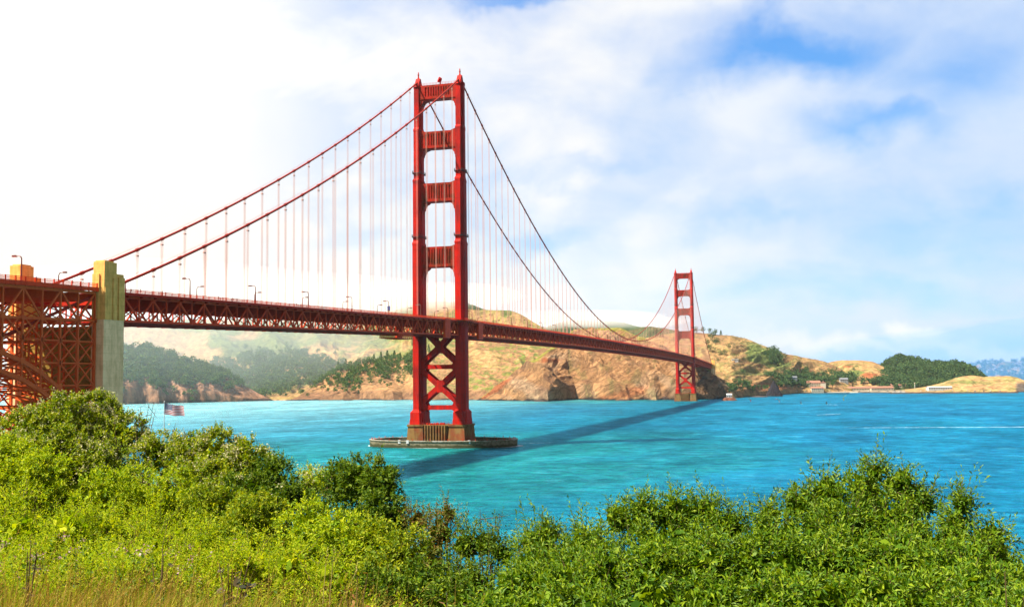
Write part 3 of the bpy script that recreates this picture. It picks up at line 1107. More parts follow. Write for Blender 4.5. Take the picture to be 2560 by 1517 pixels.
for (px, py) in ((955, 1103), (1193, 1103), (1044, 1100)):
    p = onp(px, py, 2, 4.2)
    a = math.atan2((p[1] - 3) / 24.9, p[0] / 46.9)
    x, y = 46.0 * math.cos(a) * 1.0, 3 + 24.0 * math.sin(a)
    q.box(x - .8, x + .8, y - 1.6, y - .9, 2.6, 4.6)
q.build('warning_board', M_WHITE, fo)
p = MB()
p.lathe([(0, 0), (0.1, 0), (44, 0.0)], (0, 3, .6), 48, 1.0, .5)

# ---- street lamps on the bridge
def make_lamp(label, face):
    t_ = thing('street_lamp', label, 'street lamp', (0, 0, 0), 'street lamps along the bridge deck')
    m = MB()
    m.lathe([(0, 0), (.36, 0), (.34, .8), (.26, .9), (.20, 5.0), (.16, 6.6)], (0, 0, 0), 8)
    a = np.linspace(0, PI / 2, 7)
    pts = [(0, 0, 6.5)] + [(face * -1.0 * (1 - math.cos(k)) * 1.0, 0, 6.6 + 1.0 * math.sin(k)) for k in a] + [(-face * 2.0, 0, 7.62)]
    m.tube(pts, .17, 6)
    m.build('pole', M_GALV, t_)
    h = MB()
    xa, xb = sorted((-face * 1.6, -face * 3.1))
    h.prism([(xa, 7.4), (xa + .15, 7.85), (xb - .15, 7.85), (xb, 7.4)], -.35, .35, axis=1)
    hd = h.build('lamp_head', M_GALV, t_)
    g = MB()
    g.box(xa + .15, xb - .15, -.22, .22, 7.30, 7.45)
    g.build('lens', M_WHITE, hd)
    return t_


lampE = make_lamp('street lamp', 1)
lampW = make_lamp('street lamp', -1)
first = {1: True, -1: True}
EY = [-378.0, -294.2, -248.1, -202.2, -156.5, -110.7, -64.0, -18.0, 29, 76, 122, 167, 213, 260, 306, 352, 398, 444, 490, 536, 582]
WY = [-340 + 5, -300, -254.6, -209.2, -164, -118.7, -73.6, -28, 19.4, 65, 111, 157, 203, 249, 295, 341, 387, 433, 479]
EL = ['near-side street lamp standing on the arch span left of the concrete pylon', 'near-side street lamp with curved arm, first one right of the tall concrete pylon', 'near-side street lamp, second one right of the tall concrete pylon', 'near-side street lamp, third one right of the tall concrete pylon',
      'near-side street lamp, fourth one right of the tall concrete pylon', 'near-side street lamp carrying a blue banner halfway up, left of the near tower',
      'near-side street lamp standing just left of the near tower leg']
WLb = ['far-side street lamp close behind the tall concrete pylon', 'far-side street lamp, second beyond the concrete pylon, arm turned right', 'smaller far-side street lamp standing next to the first near-side lamp right of the pylon',
       'far-side street lamp right beside the second near-side lamp', 'far-side street lamp left of the third near-side lamp', 'far-side street lamp left of the fourth near-side lamp',
       'far-side street lamp just left of the lamp with the blue banner', 'far-side street lamp just left of the near tower']
lamps = []
for k, (lst, s, proto, labs) in enumerate(((EY, 1, lampE, EL), (WY, -1, lampW, WLb))):
    for i, y in enumerate(lst):
        zz0 = float(zb(y)) + 8.55 if y > -350 else float(ztop(y)) + 1.4
        lab = labs[i] if i < len(labs) else ('near-side street lamp among the hangers right of the near tower' if s > 0 else 'far-side street lamp among the hangers right of the near tower')
        if i == 0:
            o = proto
            o.location = (s * 11.0, y, zz0)
            o['label'] = lab
        else:
            o = copy_thing(proto, (s * 11.0, y, zz0), label=lab)
        lamps.append(o)
        if y == -110.7:
            m = MB().box(-.75, .75, -.1, .1, 2.6, 5.0)
            bn = mesh_obj('banner', np.vstack(m.v), m.f, plain('blue_cloth', (0.02, 0.13, 0.42), .7), o)
            m = MB().box(-.76, .76, -.11, .11, 2.2, 2.6)
            mesh_obj('banner_hem', np.vstack(m.v), m.f, plain('yellow_cloth', (0.7, 0.5, 0.08), .7), bn)
# ------------------------------------------------------------------ water
def proj(V):
    d = V - CP
    z = d @ FW
    qx, qy = FPX * (d @ RT) / z, -FPX * (d @ UP) / z
    return 1280 + _c * qx - _s * qy, 758.5 + _s * qx + _c * qy


m_, t = newmat('sea_water')
P = objco(t)
cd = t.n('ShaderNodeVectorMath', {0: P, 1: (222, -628, 0)}, operation='DISTANCE').outputs[1]
pm = t.mapping(P, (1.0, 0.55, 1), (0, 0, 0.35))
w1 = t.noise(pm, 0.055, 5, .6, .3)
w2 = t.noise(pm, 0.28, 5, .62, .4)
w3 = t.noise(pm, 0.012, 4, .55, .5)
wb = t.noise(t.mapping(P, (1, .35, 1), (0, 0, .25)), 0.0042, 4, .55, .8)
near = t.remap(cd, 350, 1500, 1.0, 0.0)
c = t.mix(t.remap(wb, .38, .62, 0, 1), (0.0, 0.118, 0.215), (0.0, 0.170, 0.240))
# green silty water in the current round the south pier
gp = t.n('ShaderNodeVectorMath', {0: t.mapping(P, (1, 1, 0), (0, 0, 0.5))}, operation='LENGTH').outputs[1]
gd = t.n('ShaderNodeVectorMath', {0: t.mapping(P, (1.0, 0.55, 0), (0, 0, 0), (-40, 60, 0))}, operation='LENGTH').outputs[1]
gd = t.math('ADD', gd, t.remap(w3, .3, .7, -60, 60))
c = t.mix(t.remap(gd, 235, 60, 0, .95, True), c, (0.005, 0.20, 0.16))
gs = t.n('ShaderNodeSeparateXYZ', {0: P})
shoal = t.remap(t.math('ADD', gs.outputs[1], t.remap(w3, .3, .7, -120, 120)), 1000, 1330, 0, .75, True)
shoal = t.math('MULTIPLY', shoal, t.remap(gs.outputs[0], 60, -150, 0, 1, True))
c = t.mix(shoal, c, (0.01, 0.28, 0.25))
west_sheen = t.remap(gs.outputs[0], -40, -900, 0, .85, True)  # pale sky reflection on the west side, painted into the body colour
c = t.mix(west_sheen, c, (0.26, 0.62, 0.66))
c = t.mix(t.remap(w2, .40, .62, 0, .75), c, t.mix(.6, c, (0.0, 0.05, 0.12)))
c = t.mix(t.remap(w1, .55, .72, 0, .45), c, t.mix(.5, c, (0.10, 0.55, 0.70)))
wn = t.noise(t.mapping(P, (1.0, .6, 1), (0, 0, .3)), 0.013, 11, .76, .15)
c = t.n('ShaderNodeVectorMath', {0: c, 'Scale': t.remap(wn, .36, .64, .50, 1.42)}, operation='SCALE').outputs[0]
# whitecaps
fm = t.noise(t.mapping(P, (0.45, 1.0, 1), (0, 0, 0.15)), 0.16, 3, .75, .2)
fm2 = t.noise(P, 0.006, 3, .6)
wc = t.noise(t.mapping(P, (.7, 1.0, 1), (0, 0, .15), (31, 7, 0)), 0.02, 10, .80, .1)
foam = t.math('MULTIPLY', t.math('MULTIPLY', t.remap(wc, .635, .675, 0, 1), t.remap(fm2, .42, .58, 0.1, .9)), t.remap(cd, 450, 800, 0, 1))
c = t.mix(foam, c, (.75, .8, .8))
bs = t.n('ShaderNodeBump', {'Strength': 0.55, 'Distance': 5.0, 'Height': t.math('ADD', t.math('MULTIPLY', w2, 1.0), t.math('MULTIPLY', w1, 1.6))}).outputs[0]
chop = t.remap(t.noise(t.mapping(P, (.55, 1.0, 1), (0, 0, .2), (5, 9, 0)), .11, 9, .74, .2), .37, .63, .70, 1.32)  # light and dark wave slopes painted as a multiplier on body and gloss colour
c = t.n('ShaderNodeVectorMath', {0: c, 'Scale': chop}, operation='SCALE').outputs[0]
cw = kk(t, c)
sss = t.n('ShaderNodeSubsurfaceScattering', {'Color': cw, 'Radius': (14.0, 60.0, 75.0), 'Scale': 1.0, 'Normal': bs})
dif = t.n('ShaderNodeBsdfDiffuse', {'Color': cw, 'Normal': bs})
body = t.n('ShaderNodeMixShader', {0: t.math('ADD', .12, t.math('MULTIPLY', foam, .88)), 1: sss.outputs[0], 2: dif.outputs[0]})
glc = t.mix(t.remap(gs.outputs[0], 60, -700, 0, 1, True), (.11, .52, .76), (.55, .92, .98))  # sky reflection tint put into the gloss colour, blue eastward and paler westward
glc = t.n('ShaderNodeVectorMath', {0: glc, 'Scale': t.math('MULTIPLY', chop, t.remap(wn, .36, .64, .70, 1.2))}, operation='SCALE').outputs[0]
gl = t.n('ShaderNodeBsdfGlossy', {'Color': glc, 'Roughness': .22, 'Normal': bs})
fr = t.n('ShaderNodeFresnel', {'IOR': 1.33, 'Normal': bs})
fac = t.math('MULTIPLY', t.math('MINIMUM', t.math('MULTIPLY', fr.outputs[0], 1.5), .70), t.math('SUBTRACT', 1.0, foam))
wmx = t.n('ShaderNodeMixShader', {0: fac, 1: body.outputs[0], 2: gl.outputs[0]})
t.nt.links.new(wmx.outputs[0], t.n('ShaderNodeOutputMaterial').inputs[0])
M_WATER = m_
mb = MB()
mb.add([(-16000, -3000, 0), (16000, -3000, 0), (16000, 24000, 0), (-16000, 24000, 0)], [[0, 1, 2, 3]])
wa = mb.build('water', M_WATER)
tag(wa, kind='structure')


def foam_mat():
    m, t = newmat('sea_foam')
    P = objco(t)
    n = t.noise(t.mapping(P, (.4, 1.2, 1)), 0.5, 5, .7)
    f = t.remap(n, .40, .55)
    b = t.n('ShaderNodeBsdfDiffuse', {'Color': (.82, .85, .85, 1)})
    tr = t.n('ShaderNodeBsdfTransparent')
    mx = t.n('ShaderNodeMixShader', {0: f, 1: tr.outputs[0], 2: b.outputs[0]})
    t.nt.links.new(mx.outputs[0], t.n('ShaderNodeOutputMaterial').inputs[0])
    return m


M_FOAM = foam_mat()


def wake(p0, p1, w0, w1, name='wake', label='', n=40, seed=1):
    rng = np.random.default_rng(seed)
    p0, p1 = arr(p0)[:2], arr(p1)[:2]
    tt = np.linspace(0, 1, n)
    d = (p1 - p0) / np.linalg.norm(p1 - p0)
    nrm = np.array([-d[1], d[0]])
    wd_ = (w0 + (w1 - w0) * tt) * np.sin(np.pi * np.clip(tt, .02, .98)) ** .5
    off = fbm(tt * 6, tt * 0, seed, 3) * wd_ * .8
    a = p0 + (p1 - p0) * tt[:, None] + nrm * (off + wd_ * rng.uniform(.5, 1.1, n))[:, None]
    b = p0 + (p1 - p0) * tt[:, None] + nrm * (off - wd_ * rng.uniform(.5, 1.1, n))[:, None]
    V = np.vstack([np.c_[a, np.full(n, .06)], np.c_[b, np.full(n, .06)]])
    i = np.arange(n - 1)
    o = mesh_obj(name, V, [np.stack([i, i + n, i + n + 1, i + 1], 1)], M_FOAM)
    o['kind'] = 'structure'
    return o


wake(onp(2110, 1069, 2, 0), onp(2760, 1066, 2, 0), 1.2, 1.6, seed=4, n=90)
wake(onp(1290, 1108, 2, 0), onp(1392, 1106, 2, 0), 1.0, .5, seed=5)
wake(onp(2068, 1011, 2, 0), onp(2096, 1012, 2, 0), 1.0, 1.4, seed=6)
wake(onp(2040, 1037, 2, 0), onp(2102, 1034, 2, 0), .7, 1.2, seed=7)

nf = 160
tf = np.arange(nf) / nf * 2 * PI
fi = 1 + .004 * np.sin(tf * 9)
fo_ = 1.035 + .03 * np.abs(fbm(np.cos(tf) * 6 + 3, np.sin(tf) * 6, 8, 4)) + .05 * np.clip(np.cos(tf - .1), 0, 1) ** 4
VF = np.vstack([np.stack([46.3 * np.cos(tf) * q, 3 + 24.3 * np.sin(tf) * q, np.full(nf, .05)], 1) for q in (fi, fo_)])
i_ = np.arange(nf)
of = mesh_obj('surf', VF, [np.stack([i_, (i_ + 1) % nf, (i_ + 1) % nf + nf, i_ + nf], 1)], M_FOAM)
of['kind'] = 'structure'

# ------------------------------------------------------------------ far land
LAYERS = {}


def lay(name, crest, foot, dpx=2.0, rows=90, cliff=0.0, cl_s=.08, power=1.0, gul=(14, 90, 0.5), fb=6, col=None, mat=None, seed=1, back=400, bulge=None, flat=0.0, crestn=1.5):
    cr, ft = arr(crest), arr(foot)
    px = np.arange(cr[0, 0], cr[-1, 0] + .1, dpx)
    row = np.interp(px, cr[:, 0], cr[:, 1])
    dc = np.interp(px, cr[:, 0], cr[:, 2])
    k = np.ones(9) / 9
    pad = lambda a: np.convolve(np.pad(a, 4, mode='edge'), k, mode='valid')
    row, dc = pad(row), pad(dc)
    row = row + fbm(px / 17.0, px * 0, seed + 50, 4) * crestn
    df = pad(np.interp(px, ft[:, 0], ft[:, 1]))
    zf = ft[0, 2] if ft.shape[1] > 2 else -2.0
    dirs = np.stack([ray(p, 955) for p in px])
    hd = dirs[:, :2] / np.linalg.norm(dirs[:, :2], axis=1)[:, None]
    zc = np.array([at(p, r, d)[2] for p, r, d in zip(px, row, dc)])
    s = np.linspace(0, 1, rows) ** 1.15
    S, PXg = np.meshgrid(s, px, indexing='ij')
    D = df[None] + (dc - df)[None] * S
    base = np.clip((S - flat) / (1 - flat), 0, 1) ** power
    sm = lambda x: x * x * (3 - 2 * x)
    Pf = cliff * sm(np.clip(S / cl_s, 0, 1)) + (1 - cliff) * base
    if flat:
        Pf = Pf
        Z = np.where(S < flat, np.minimum(zf + (S / flat) * 30, 3.0), 3.0 + (zc[None] - 3.0) * Pf)
        Z = np.minimum(Z, np.maximum(zc[None], 3.0))
    else:
        Z = zf + (zc[None] - zf) * Pf
    U = PXg * 2400 / FPX
    L = (dc - df)[None] * S
    env = np.sin(np.pi * np.clip(S, 0, 1)) ** .6 * np.clip((zc[None] - zf) / 60, 0, 1)
    if flat:
        env = env * np.clip((S - flat) / .2, 0, 1)
    A, Lg, slant = gul
    uw = U + fbm(U / 120, L / 120, seed + 3, 4) * 30 + L * slant
    g = ridged(uw / Lg, L / (Lg * 3.5), seed, 5, .55)
    Z = Z + A * (g - .25) * env + fb * fbm(U / 45, L / 45, seed + 9, 5, .55) * env
    D2 = D - (A * .9 * (g - .25) + fb * .5 * fbm(U / 30, L / 30, seed + 19, 5, .6)) * np.sin(np.pi * np.clip(S * .9 + .1, 0, 1)) * (0 if flat else 1)
    if bulge is not None:
        D2 = D2 + np.interp(PXg + L * 0.18, bulge[0], bulge[1]) * (1 - S) ** .7
    V = np.zeros((rows, len(px), 3))
    V[..., :2] = CP[:2] + hd[None] * D2[..., None]
    V[..., 2] = Z
    # back side
    nb = 6
    Bk = np.zeros((nb, len(px), 3))
    for i in range(nb):
        q = (i + 1) / nb
        Bk[i, :, :2] = CP[:2] + hd * (dc + back * q)[:, None]
        Bk[i, :, 2] = zc + (-8 - zc) * q ** 1.5
    G = np.vstack([V, Bk])
    R, C = G.shape[:2]
    prx, pry = proj(G.reshape(-1, 3))
    prx, pry = prx.reshape(R, C), pry.reshape(R, C)
    Sf = np.vstack([S, np.ones((nb, C))])
    Uf = np.vstack([U, np.repeat(U[-1:], nb, 0)])
    Lf = np.vstack([L, np.repeat(L[-1:], nb, 0)])
    gf = np.vstack([g, np.repeat(g[-1:], nb, 0)])
    cc_ = col(prx, pry, Sf, Uf, Lf, G[..., 2], gf)
    i = np.arange(R - 1)[:, None] * C
    j = np.arange(C - 1)[None]
    F = np.stack([i + j, i + j + 1, i + C + j + 1, i + C + j], -1).reshape(-1, 4)
    o = mesh_obj(name, G.reshape(-1, 3), [F], mat or M_LAND, None, True, cc_.reshape(-1, 3))
    o['kind'] = 'structure'
    LAYERS[name + str(seed)] = (V, prx[:rows], pry[:rows])
    return V, prx[:rows], pry[:rows]


def land_mat(name, bump=1.2, scl=0.06):
    m, t = newmat(name)
    P = objco(t)
    a = t.n('ShaderNodeAttribute', attribute_name='tint').outputs[0]
    n = t.noise(P, scl, 8, .68, .3)
    n2 = t.noise(P, scl * .22, 5, .6)
    n3 = t.noise(t.mapping(P, (1, 1, .35), (0.5, 0, 0.6)), scl * 2.4, 5, .65)
    f = t.math('ADD', t.remap(n, .3, .7, .42, 1.5), t.remap(n3, .35, .65, -.22, .22))
    c = t.n('ShaderNodeVectorMath', {0: a, 'Scale': f}, operation='SCALE').outputs[0]
    c = t.mix(t.remap(n2, .45, .65, 0, .25), c, t.mix(1.0, c, (.75, .85, .6), 'MULTIPLY'))
    b = t.n('ShaderNodeBump', {'Strength': 0.9, 'Distance': bump, 'Height': t.math('ADD', n, t.math('MULTIPLY', n3, .6))}).outputs[0]
    principled(t, c, .95, b, spec=.1)
    return m


def rock_mat(name):
    m, t = newmat(name)
    P = objco(t)
    a = t.n('ShaderNodeAttribute', attribute_name='tint').outputs[0]
    ca, sa = math.cos(.62), math.sin(.62)
    ax = [tuple(RT * ca + np.array([0, 0, 1.0]) * sa), tuple(-RT * sa + np.array([0, 0, 1.0]) * ca), (math.sin(YAW), math.cos(YAW), 0)]
    dots = [t.n('ShaderNodeVectorMath', {0: P, 1: v}, operation='DOT_PRODUCT').outputs[1] for v in ax]
    q = t.n('ShaderNodeCombineXYZ', {0: t.math('MULTIPLY', dots[0], .010), 1: t.math('MULTIPLY', dots[1], .055), 2: t.math('MULTIPLY', dots[2], .02)}).outputs[0]
    n = t.noise(q, 1.0, 9, .66, .5)
    n2 = t.noise(P, .035, 9, .68, .3)
    rg = t.math('ABSOLUTE', t.math('SUBTRACT', n, .5))
    rg2 = t.math('ABSOLUTE', t.math('SUBTRACT', n2, .5))
    f = t.math('MULTIPLY', t.remap(rg, .0, .05, .72, 1.30), t.remap(rg2, 0, .08, .88, 1.18))
    f = t.math('MULTIPLY', f, t.remap(n2, .35, .65, .8, 1.25))
    c = t.n('ShaderNodeVectorMath', {0: a, 'Scale': f}, operation='SCALE').outputs[0]
    h = t.math('ADD', t.remap(rg, 0, .12, 0, 1), t.math('MULTIPLY', t.remap(rg2, 0, .12, 0, 1), .8))
    b = t.n('ShaderNodeBump', {'Strength': 1.0, 'Distance': 5.0, 'Height': h}).outputs[0]
    principled(t, c, .95, b, spec=.1)
    return m


M_LAND = land_mat('hill_ground', 5.0)
M_ROCK = rock_mat('cliff_rock')

TAN = np.array([.44, .26, .105])
TAN2 = np.array([.33, .18, .08])
GRN = np.array([.115, .135, .035])
GRN2 = np.array([.055, .085, .03])
YGR = np.array([.34, .33, .045])
RCK = np.array([.47, .245, .105])
RCK2 = np.array([.22, .11, .06])
REDR = np.array([.46, .15, .055])
DRK = np.array([.045, .038, .035])
PALE = np.array([.52, .37, .23])


def ss(x, a, b):
    x = np.clip((x - a) / (b - a), 0, 1)
    return x * x * (3 - 2 * x)


def lerp(a, b, f):
    return a + (b - a) * f[..., None]


def blob(px, py, cx, cy, rx, ry, n=0, rot=0.0):
    dx, dy = px - cx, py - cy
    c_, s_ = math.cos(rot), math.sin(rot)
    a, b = (dx * c_ + dy * s_) / rx, (-dx * s_ + dy * c_) / ry
    return ss(1 - np.sqrt(a * a + b * b) + n, -.1, .35)


def col_cliff(px, py, S, U, L, Z, g):
    n = fbm(U / 25, L / 40, 5, 5, .6)
    n2 = fbm((U + L) / 60, (U - L) / 160, 15, 4)
    c = lerp(RCK * np.ones(px.shape + (3,)), PALE, ss(n2, -.1, .5) * .6)
    c = lerp(c, RCK2, ss(n, .05, .5) * .7)
    c = lerp(c, GRN * 1.4, ss(fbm(U / 12, L / 18, 33, 4), .12, .4) * .35 * (px > 1420))
    c = lerp(c, REDR, blob(px, py, 1230, 975, 60, 10, n * .5, -.55) + .6 * blob(px, py, 1560, 985, 120, 14, n, -.3))
    c = lerp(c, REDR * .8, blob(px, py, 1380, 900, 30, 10, n))
    c = lerp(c, YGR, ss(S, .80, .93) * (px < 1425) * .9)
    c = lerp(c, YGR, ss(S + n * .2, .86, .98) * (px >= 1425) * (px < 1640) * .8)
    c = lerp(c, GRN2, ss(n, .0, .3) * ss(S, .6, .9) * (px > 1640) * .8)
    c = lerp(c, RCK2 * .6, blob(px, py, 1740, 975, 90, 40, n) * .6)
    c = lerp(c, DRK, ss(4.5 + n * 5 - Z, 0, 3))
    return c


cl_crest = [(1188, 1002, 2195), (1215, 984, 2210), (1260, 950, 2235), (1330, 902, 2275), (1395, 862, 2310), (1420, 838, 2350), (1436, 826, 2400), (1500, 819, 2430), (1556, 821, 2420),
            (1586, 838, 2380), (1639, 858, 2330), (1690, 880, 2290), (1740, 912, 2240), (1775, 932, 2210), (1805, 950, 2190), (1830, 972, 2180), (1852, 992, 2205), (1866, 1000, 2250)]
cl_foot = [(1188, 2180), (1300, 2107), (1370, 2060), (1440, 2085), (1500, 2060), (1600, 2020), (1690, 2002), (1740, 2010), (1800, 2085), (1866, 2240)]
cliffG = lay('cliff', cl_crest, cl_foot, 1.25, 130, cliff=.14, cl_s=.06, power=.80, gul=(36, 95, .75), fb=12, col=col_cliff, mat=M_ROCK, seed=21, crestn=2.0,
             bulge=([1190, 1280, 1350, 1370, 1395, 1420, 1440, 1465, 1490, 1560, 1590, 1612, 1640, 1655, 1690, 1760, 1870], [0, -20, -56, -66, -25, 30, 58, 34, -6, 0, 12, 36, -14, 10, 8, 10, 0]))


def col_spur(px, py, S, U, L, Z, g):
    n = fbm(U / 30, L / 40, 6, 5, .6)
    n2 = fbm(U / 9, L / 14, 16, 4, .6)
    c = lerp(TAN2 * np.ones(px.shape + (3,)), RCK, ss(n, -.2, .3))
    c = lerp(c, GRN * 1.5, ss(n2 + n * .5, -.05, .25) * .75 * (px > 1040))
    c = lerp(c, np.array([.20, .22, .04]), ss(n2, .1, .3) * .9 * (px > 1160))
    c = lerp(c, TAN * 1.1, blob(px, py, 1215, 898, 42, 24, n * .5, .2))
    c = lerp(c, TAN, blob(px, py, 1010, 935, 30, 14, n * .4) * .9)
    c = lerp(c, RCK2, ss(22 + n * 14 - Z, 0, 8) * .7)
    c = lerp(c, DRK, ss(3.5 + n * 4 - Z, 0, 3))
    return c


spurG = lay('headland', [(690, 1004, 2465), (736, 995, 2490), (790, 962, 2560), (839, 925, 2640), (887, 908, 2680), (1000, 894, 2700), (1060, 880, 2740), (1130, 868, 2760), (1200, 858, 2780), (1300, 850, 2800), (1420, 846, 2850)],
            [(690, 2455), (800, 2450), (900, 2400), (1000, 2330), (1150, 2225), (1200, 2185), (1300, 2150), (1420, 2150)], 1.6, 100, cliff=.13, cl_s=.08, power=.95, gul=(10, 80, .3), fb=6, col=col_spur, seed=31,
            bulge=([690, 860, 900, 930, 985, 1010, 1080, 1150, 1190, 1400], [0, -10, 15, -20, -30, 10, -10, 25, 35, 35]))


def col_left(px, py, S, U, L, Z, g):
    n = fbm(U / 26, L / 30, 7, 5, .6)
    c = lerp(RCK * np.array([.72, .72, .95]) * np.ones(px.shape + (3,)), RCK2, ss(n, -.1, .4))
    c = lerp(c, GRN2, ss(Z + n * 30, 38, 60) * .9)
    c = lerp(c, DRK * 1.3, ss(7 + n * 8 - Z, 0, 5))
    return c


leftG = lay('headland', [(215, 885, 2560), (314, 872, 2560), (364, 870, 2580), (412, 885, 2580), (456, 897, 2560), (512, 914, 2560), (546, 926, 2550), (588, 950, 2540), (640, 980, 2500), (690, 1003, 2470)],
            [(215, 2250), (310, 2324), (420, 2350), (600, 2440), (690, 2462)], 2.0, 80, cliff=.20, cl_s=.10, power=.9, gul=(11, 60, .2), fb=7, col=col_left, seed=41,
            bulge=([215, 330, 360, 400, 425, 470, 500, 690], [0, -10, 18, -20, 20, -18, 5, 0]))


def col_mount(px, py, S, U, L, Z, g):
    n = fbm(U / 70, L / 90, 8, 5, .55)
    n2 = fbm(U / 18, L / 26, 18, 4, .6)
    c = lerp(TAN * np.ones(px.shape + (3,)), GRN * 1.6, ss(n + g * .25 + n2 * .4, -.02, .35) * np.where(px > 1150, .5, .85))
    c = lerp(c, TAN * 1.1, blob(px, py, 800, 885, 60, 28, n * .5, -.5))
    c = lerp(c, TAN * 1.05, blob(px, py, 370, 850, 70, 26, n, .4) + blob(px, py, 500, 870, 60, 24, n, .3))
    c = lerp(c, GRN, blob(px, py, 640, 870, 110, 40, n * .8))
    c = lerp(c, GRN * 1.5, blob(px, py, 760, 840, 220, 36, n * .9) * .7)
    c = lerp(c, YGR * .8, blob(px, py, 850, 850, 60, 10, n, -.4) * .6)
    c = lerp(c, GRN2 * 1.1, blob(px, py, 1190, 765, 30, 12, n * .2))
    c = lerp(c, GRN * 1.2, blob(px, py, 1265, 782, 16, 14, n * .4))
    c = lerp(c, YGR, ss(9 - Z + n * 5, 0, 6) * .55 * (px < 800))
    c = lerp(c, np.array([.42, .27, .17]), ss(3.2 - Z, 0, 1.2))
    return c


mountG = lay('mountain', [(200, 800, 3600), (600, 797, 3600), (900, 800, 3600), (981, 778, 3600), (1027, 763, 3520), (1089, 752, 3500), (1170, 757, 3400), (1214, 774, 3350), (1253, 775, 3300), (1280, 776, 3300),
                          (1304, 785, 3280), (1328, 800, 3250), (1359, 818, 3200), (1400, 837, 3200), (1450, 856, 3200)],
             [(200, 2520), (500, 2480), (560, 2446), (700, 2450), (770, 2456), (850, 2560), (1000, 2600), (1450, 2600)], 2.0, 110, power=1.35, gul=(42, 230, .15), fb=14, col=col_mount, seed=51, cliff=.012, cl_s=.03, crestn=1.2)


def col_fogr(px, py, S, U, L, Z, g):
    n = fbm(U / 60, L / 60, 9, 5, .6)
    return lerp(GRN2 * 1.3 * np.ones(px.shape + (3,)), TAN2 * .7, ss(n, .1, .5) * .7)


lay('mountain', [(1330, 835, 3900), (1375, 814, 3900), (1410, 803, 3900), (1447, 800, 3900), (1490, 803, 3900), (1524, 801, 3850), (1567, 807, 3800), (1603, 818, 3700), (1627, 815, 3600), (1663, 820, 3550), (1708, 829, 3500), (1760, 842, 3500)],
    [(1330, 3000), (1760, 3000)], 2.5, 50, gul=(20, 120, .1), fb=10, col=col_fogr, seed=61)


def col_right(px, py, S, U, L, Z, g):
    n = fbm(U / 50, L / 60, 10, 5, .58)
    n2 = fbm(U / 14, L / 20, 20, 4, .6)
    c = lerp(TAN * np.ones(px.shape + (3,)), TAN2, ss(n, -.1, .4))
    c = lerp(c, GRN * 1.5, ss(n2 + g * .2, .18, .42) * .5)
    c = lerp(c, GRN * 1.7, blob(px, py, 1890, 880, 34, 26, n * .6, .5))
    c = lerp(c, GRN * 1.5, blob(px, py, 1940, 905, 42, 20, n * .6, .3))
    c = lerp(c, GRN * 1.6, blob(px, py, 1870, 930, 50, 10, n * .9) * .7)
    c = lerp(c, RCK * .9, ss(px, 1700, 1730) * ss(py, 940, 960) * ss(n, -.3, .2) * (px < 1990))
    c = lerp(c, REDR, blob(px, py, 1935, 965, 50, 10, n) * .6)
    c = lerp(c, DRK, ss(3.0 + n * 3 - Z, 0, 2))
    return c


rightG = lay('headland', [(1570, 868, 3000), (1600, 850, 3000), (1640, 838, 3000), (1690, 832, 3050), (1737, 831, 3100), (1775, 834, 3100), (1805, 837, 3100), (1834, 839, 3100), (1867, 846, 3100), (1896, 857, 3050),
                          (1930, 872, 3000), (1961, 883, 3000), (1997, 890, 3050), (2027, 897, 3100), (2058, 901, 3100), (2085, 912, 3100), (2130, 935, 3100)],
             [(1570, 2420), (1760, 2200), (1830, 2125), (1862, 2230), (1900, 2365), (1960, 2560), (2000, 2725), (2130, 2800)], 1.6, 110, power=1.05, cliff=.07, cl_s=.05, gul=(24, 150, -.25), fb=9, col=col_right, seed=71, crestn=1.2,
             bulge=([1570, 1760, 1830, 1850, 1900, 2000, 2130], [0, 0, -10, 20, 10, 0, 0]))


def col_dry(px, py, S, U, L, Z, g):
    n = fbm(U / 40, L / 60, 11, 5, .58)
    n2 = fbm(U / 16, L / 22, 22, 4, .6)
    c = lerp(TAN * 1.12 * np.ones(px.shape + (3,)), TAN2, ss(n, .05, .45) * .6)
    c = lerp(c, GRN * 1.3, ss(n2, .15, .33) * .75)
    c = lerp(c, GRN * 1.4, blob(px, py, 2066, 921, 22, 6, n) + blob(px, py, 2140, 930, 26, 9, n))
    c = lerp(c, REDR * .9, blob(px, py, 2118, 916, 16, 4, n * .5) + blob(px, py, 2172, 938, 20, 7, n * .5))
    c = lerp(c, np.array([.40, .33, .24]), ss(4.5 - Z, 0, 1))
    return c


dryG = lay('headland', [(1950, 962, 3000), (1994, 932, 3050), (2052, 917, 3100), (2075, 905, 3150), (2103, 900, 3200), (2149, 900, 3200), (2185, 904, 3200), (2203, 913, 3200), (2260, 937, 3200), (2290, 955, 3150)],
           [(1950, 2700), (2000, 2745), (2290, 2790)], 1.8, 80, power=1.0, flat=.22, gul=(14, 90, .2), fb=7, col=col_dry, seed=81, crestn=.8)


def col_wood(px, py, S, U, L, Z, g):
    n = fbm(U / 40, L / 60, 12, 5, .58)
    return lerp(GRN2 * np.ones(px.shape + (3,)), GRN * .8, ss(n, .0, .4))


woodG = lay('headland', [(2180, 945, 3300), (2200, 922, 3300), (2219, 908, 3300), (2249, 899, 3300), (2297, 901, 3300), (2331, 909, 3300), (2352, 912, 3280), (2388, 909, 3250), (2416, 918, 3230), (2440, 927, 3200), (2458, 945, 3150), (2480, 972, 3100)],
            [(2180, 2840), (2480, 2860)], 1.8, 70, power=.85, flat=.08, gul=(30, 120, .25), fb=10, col=col_wood, seed=91, crestn=1)


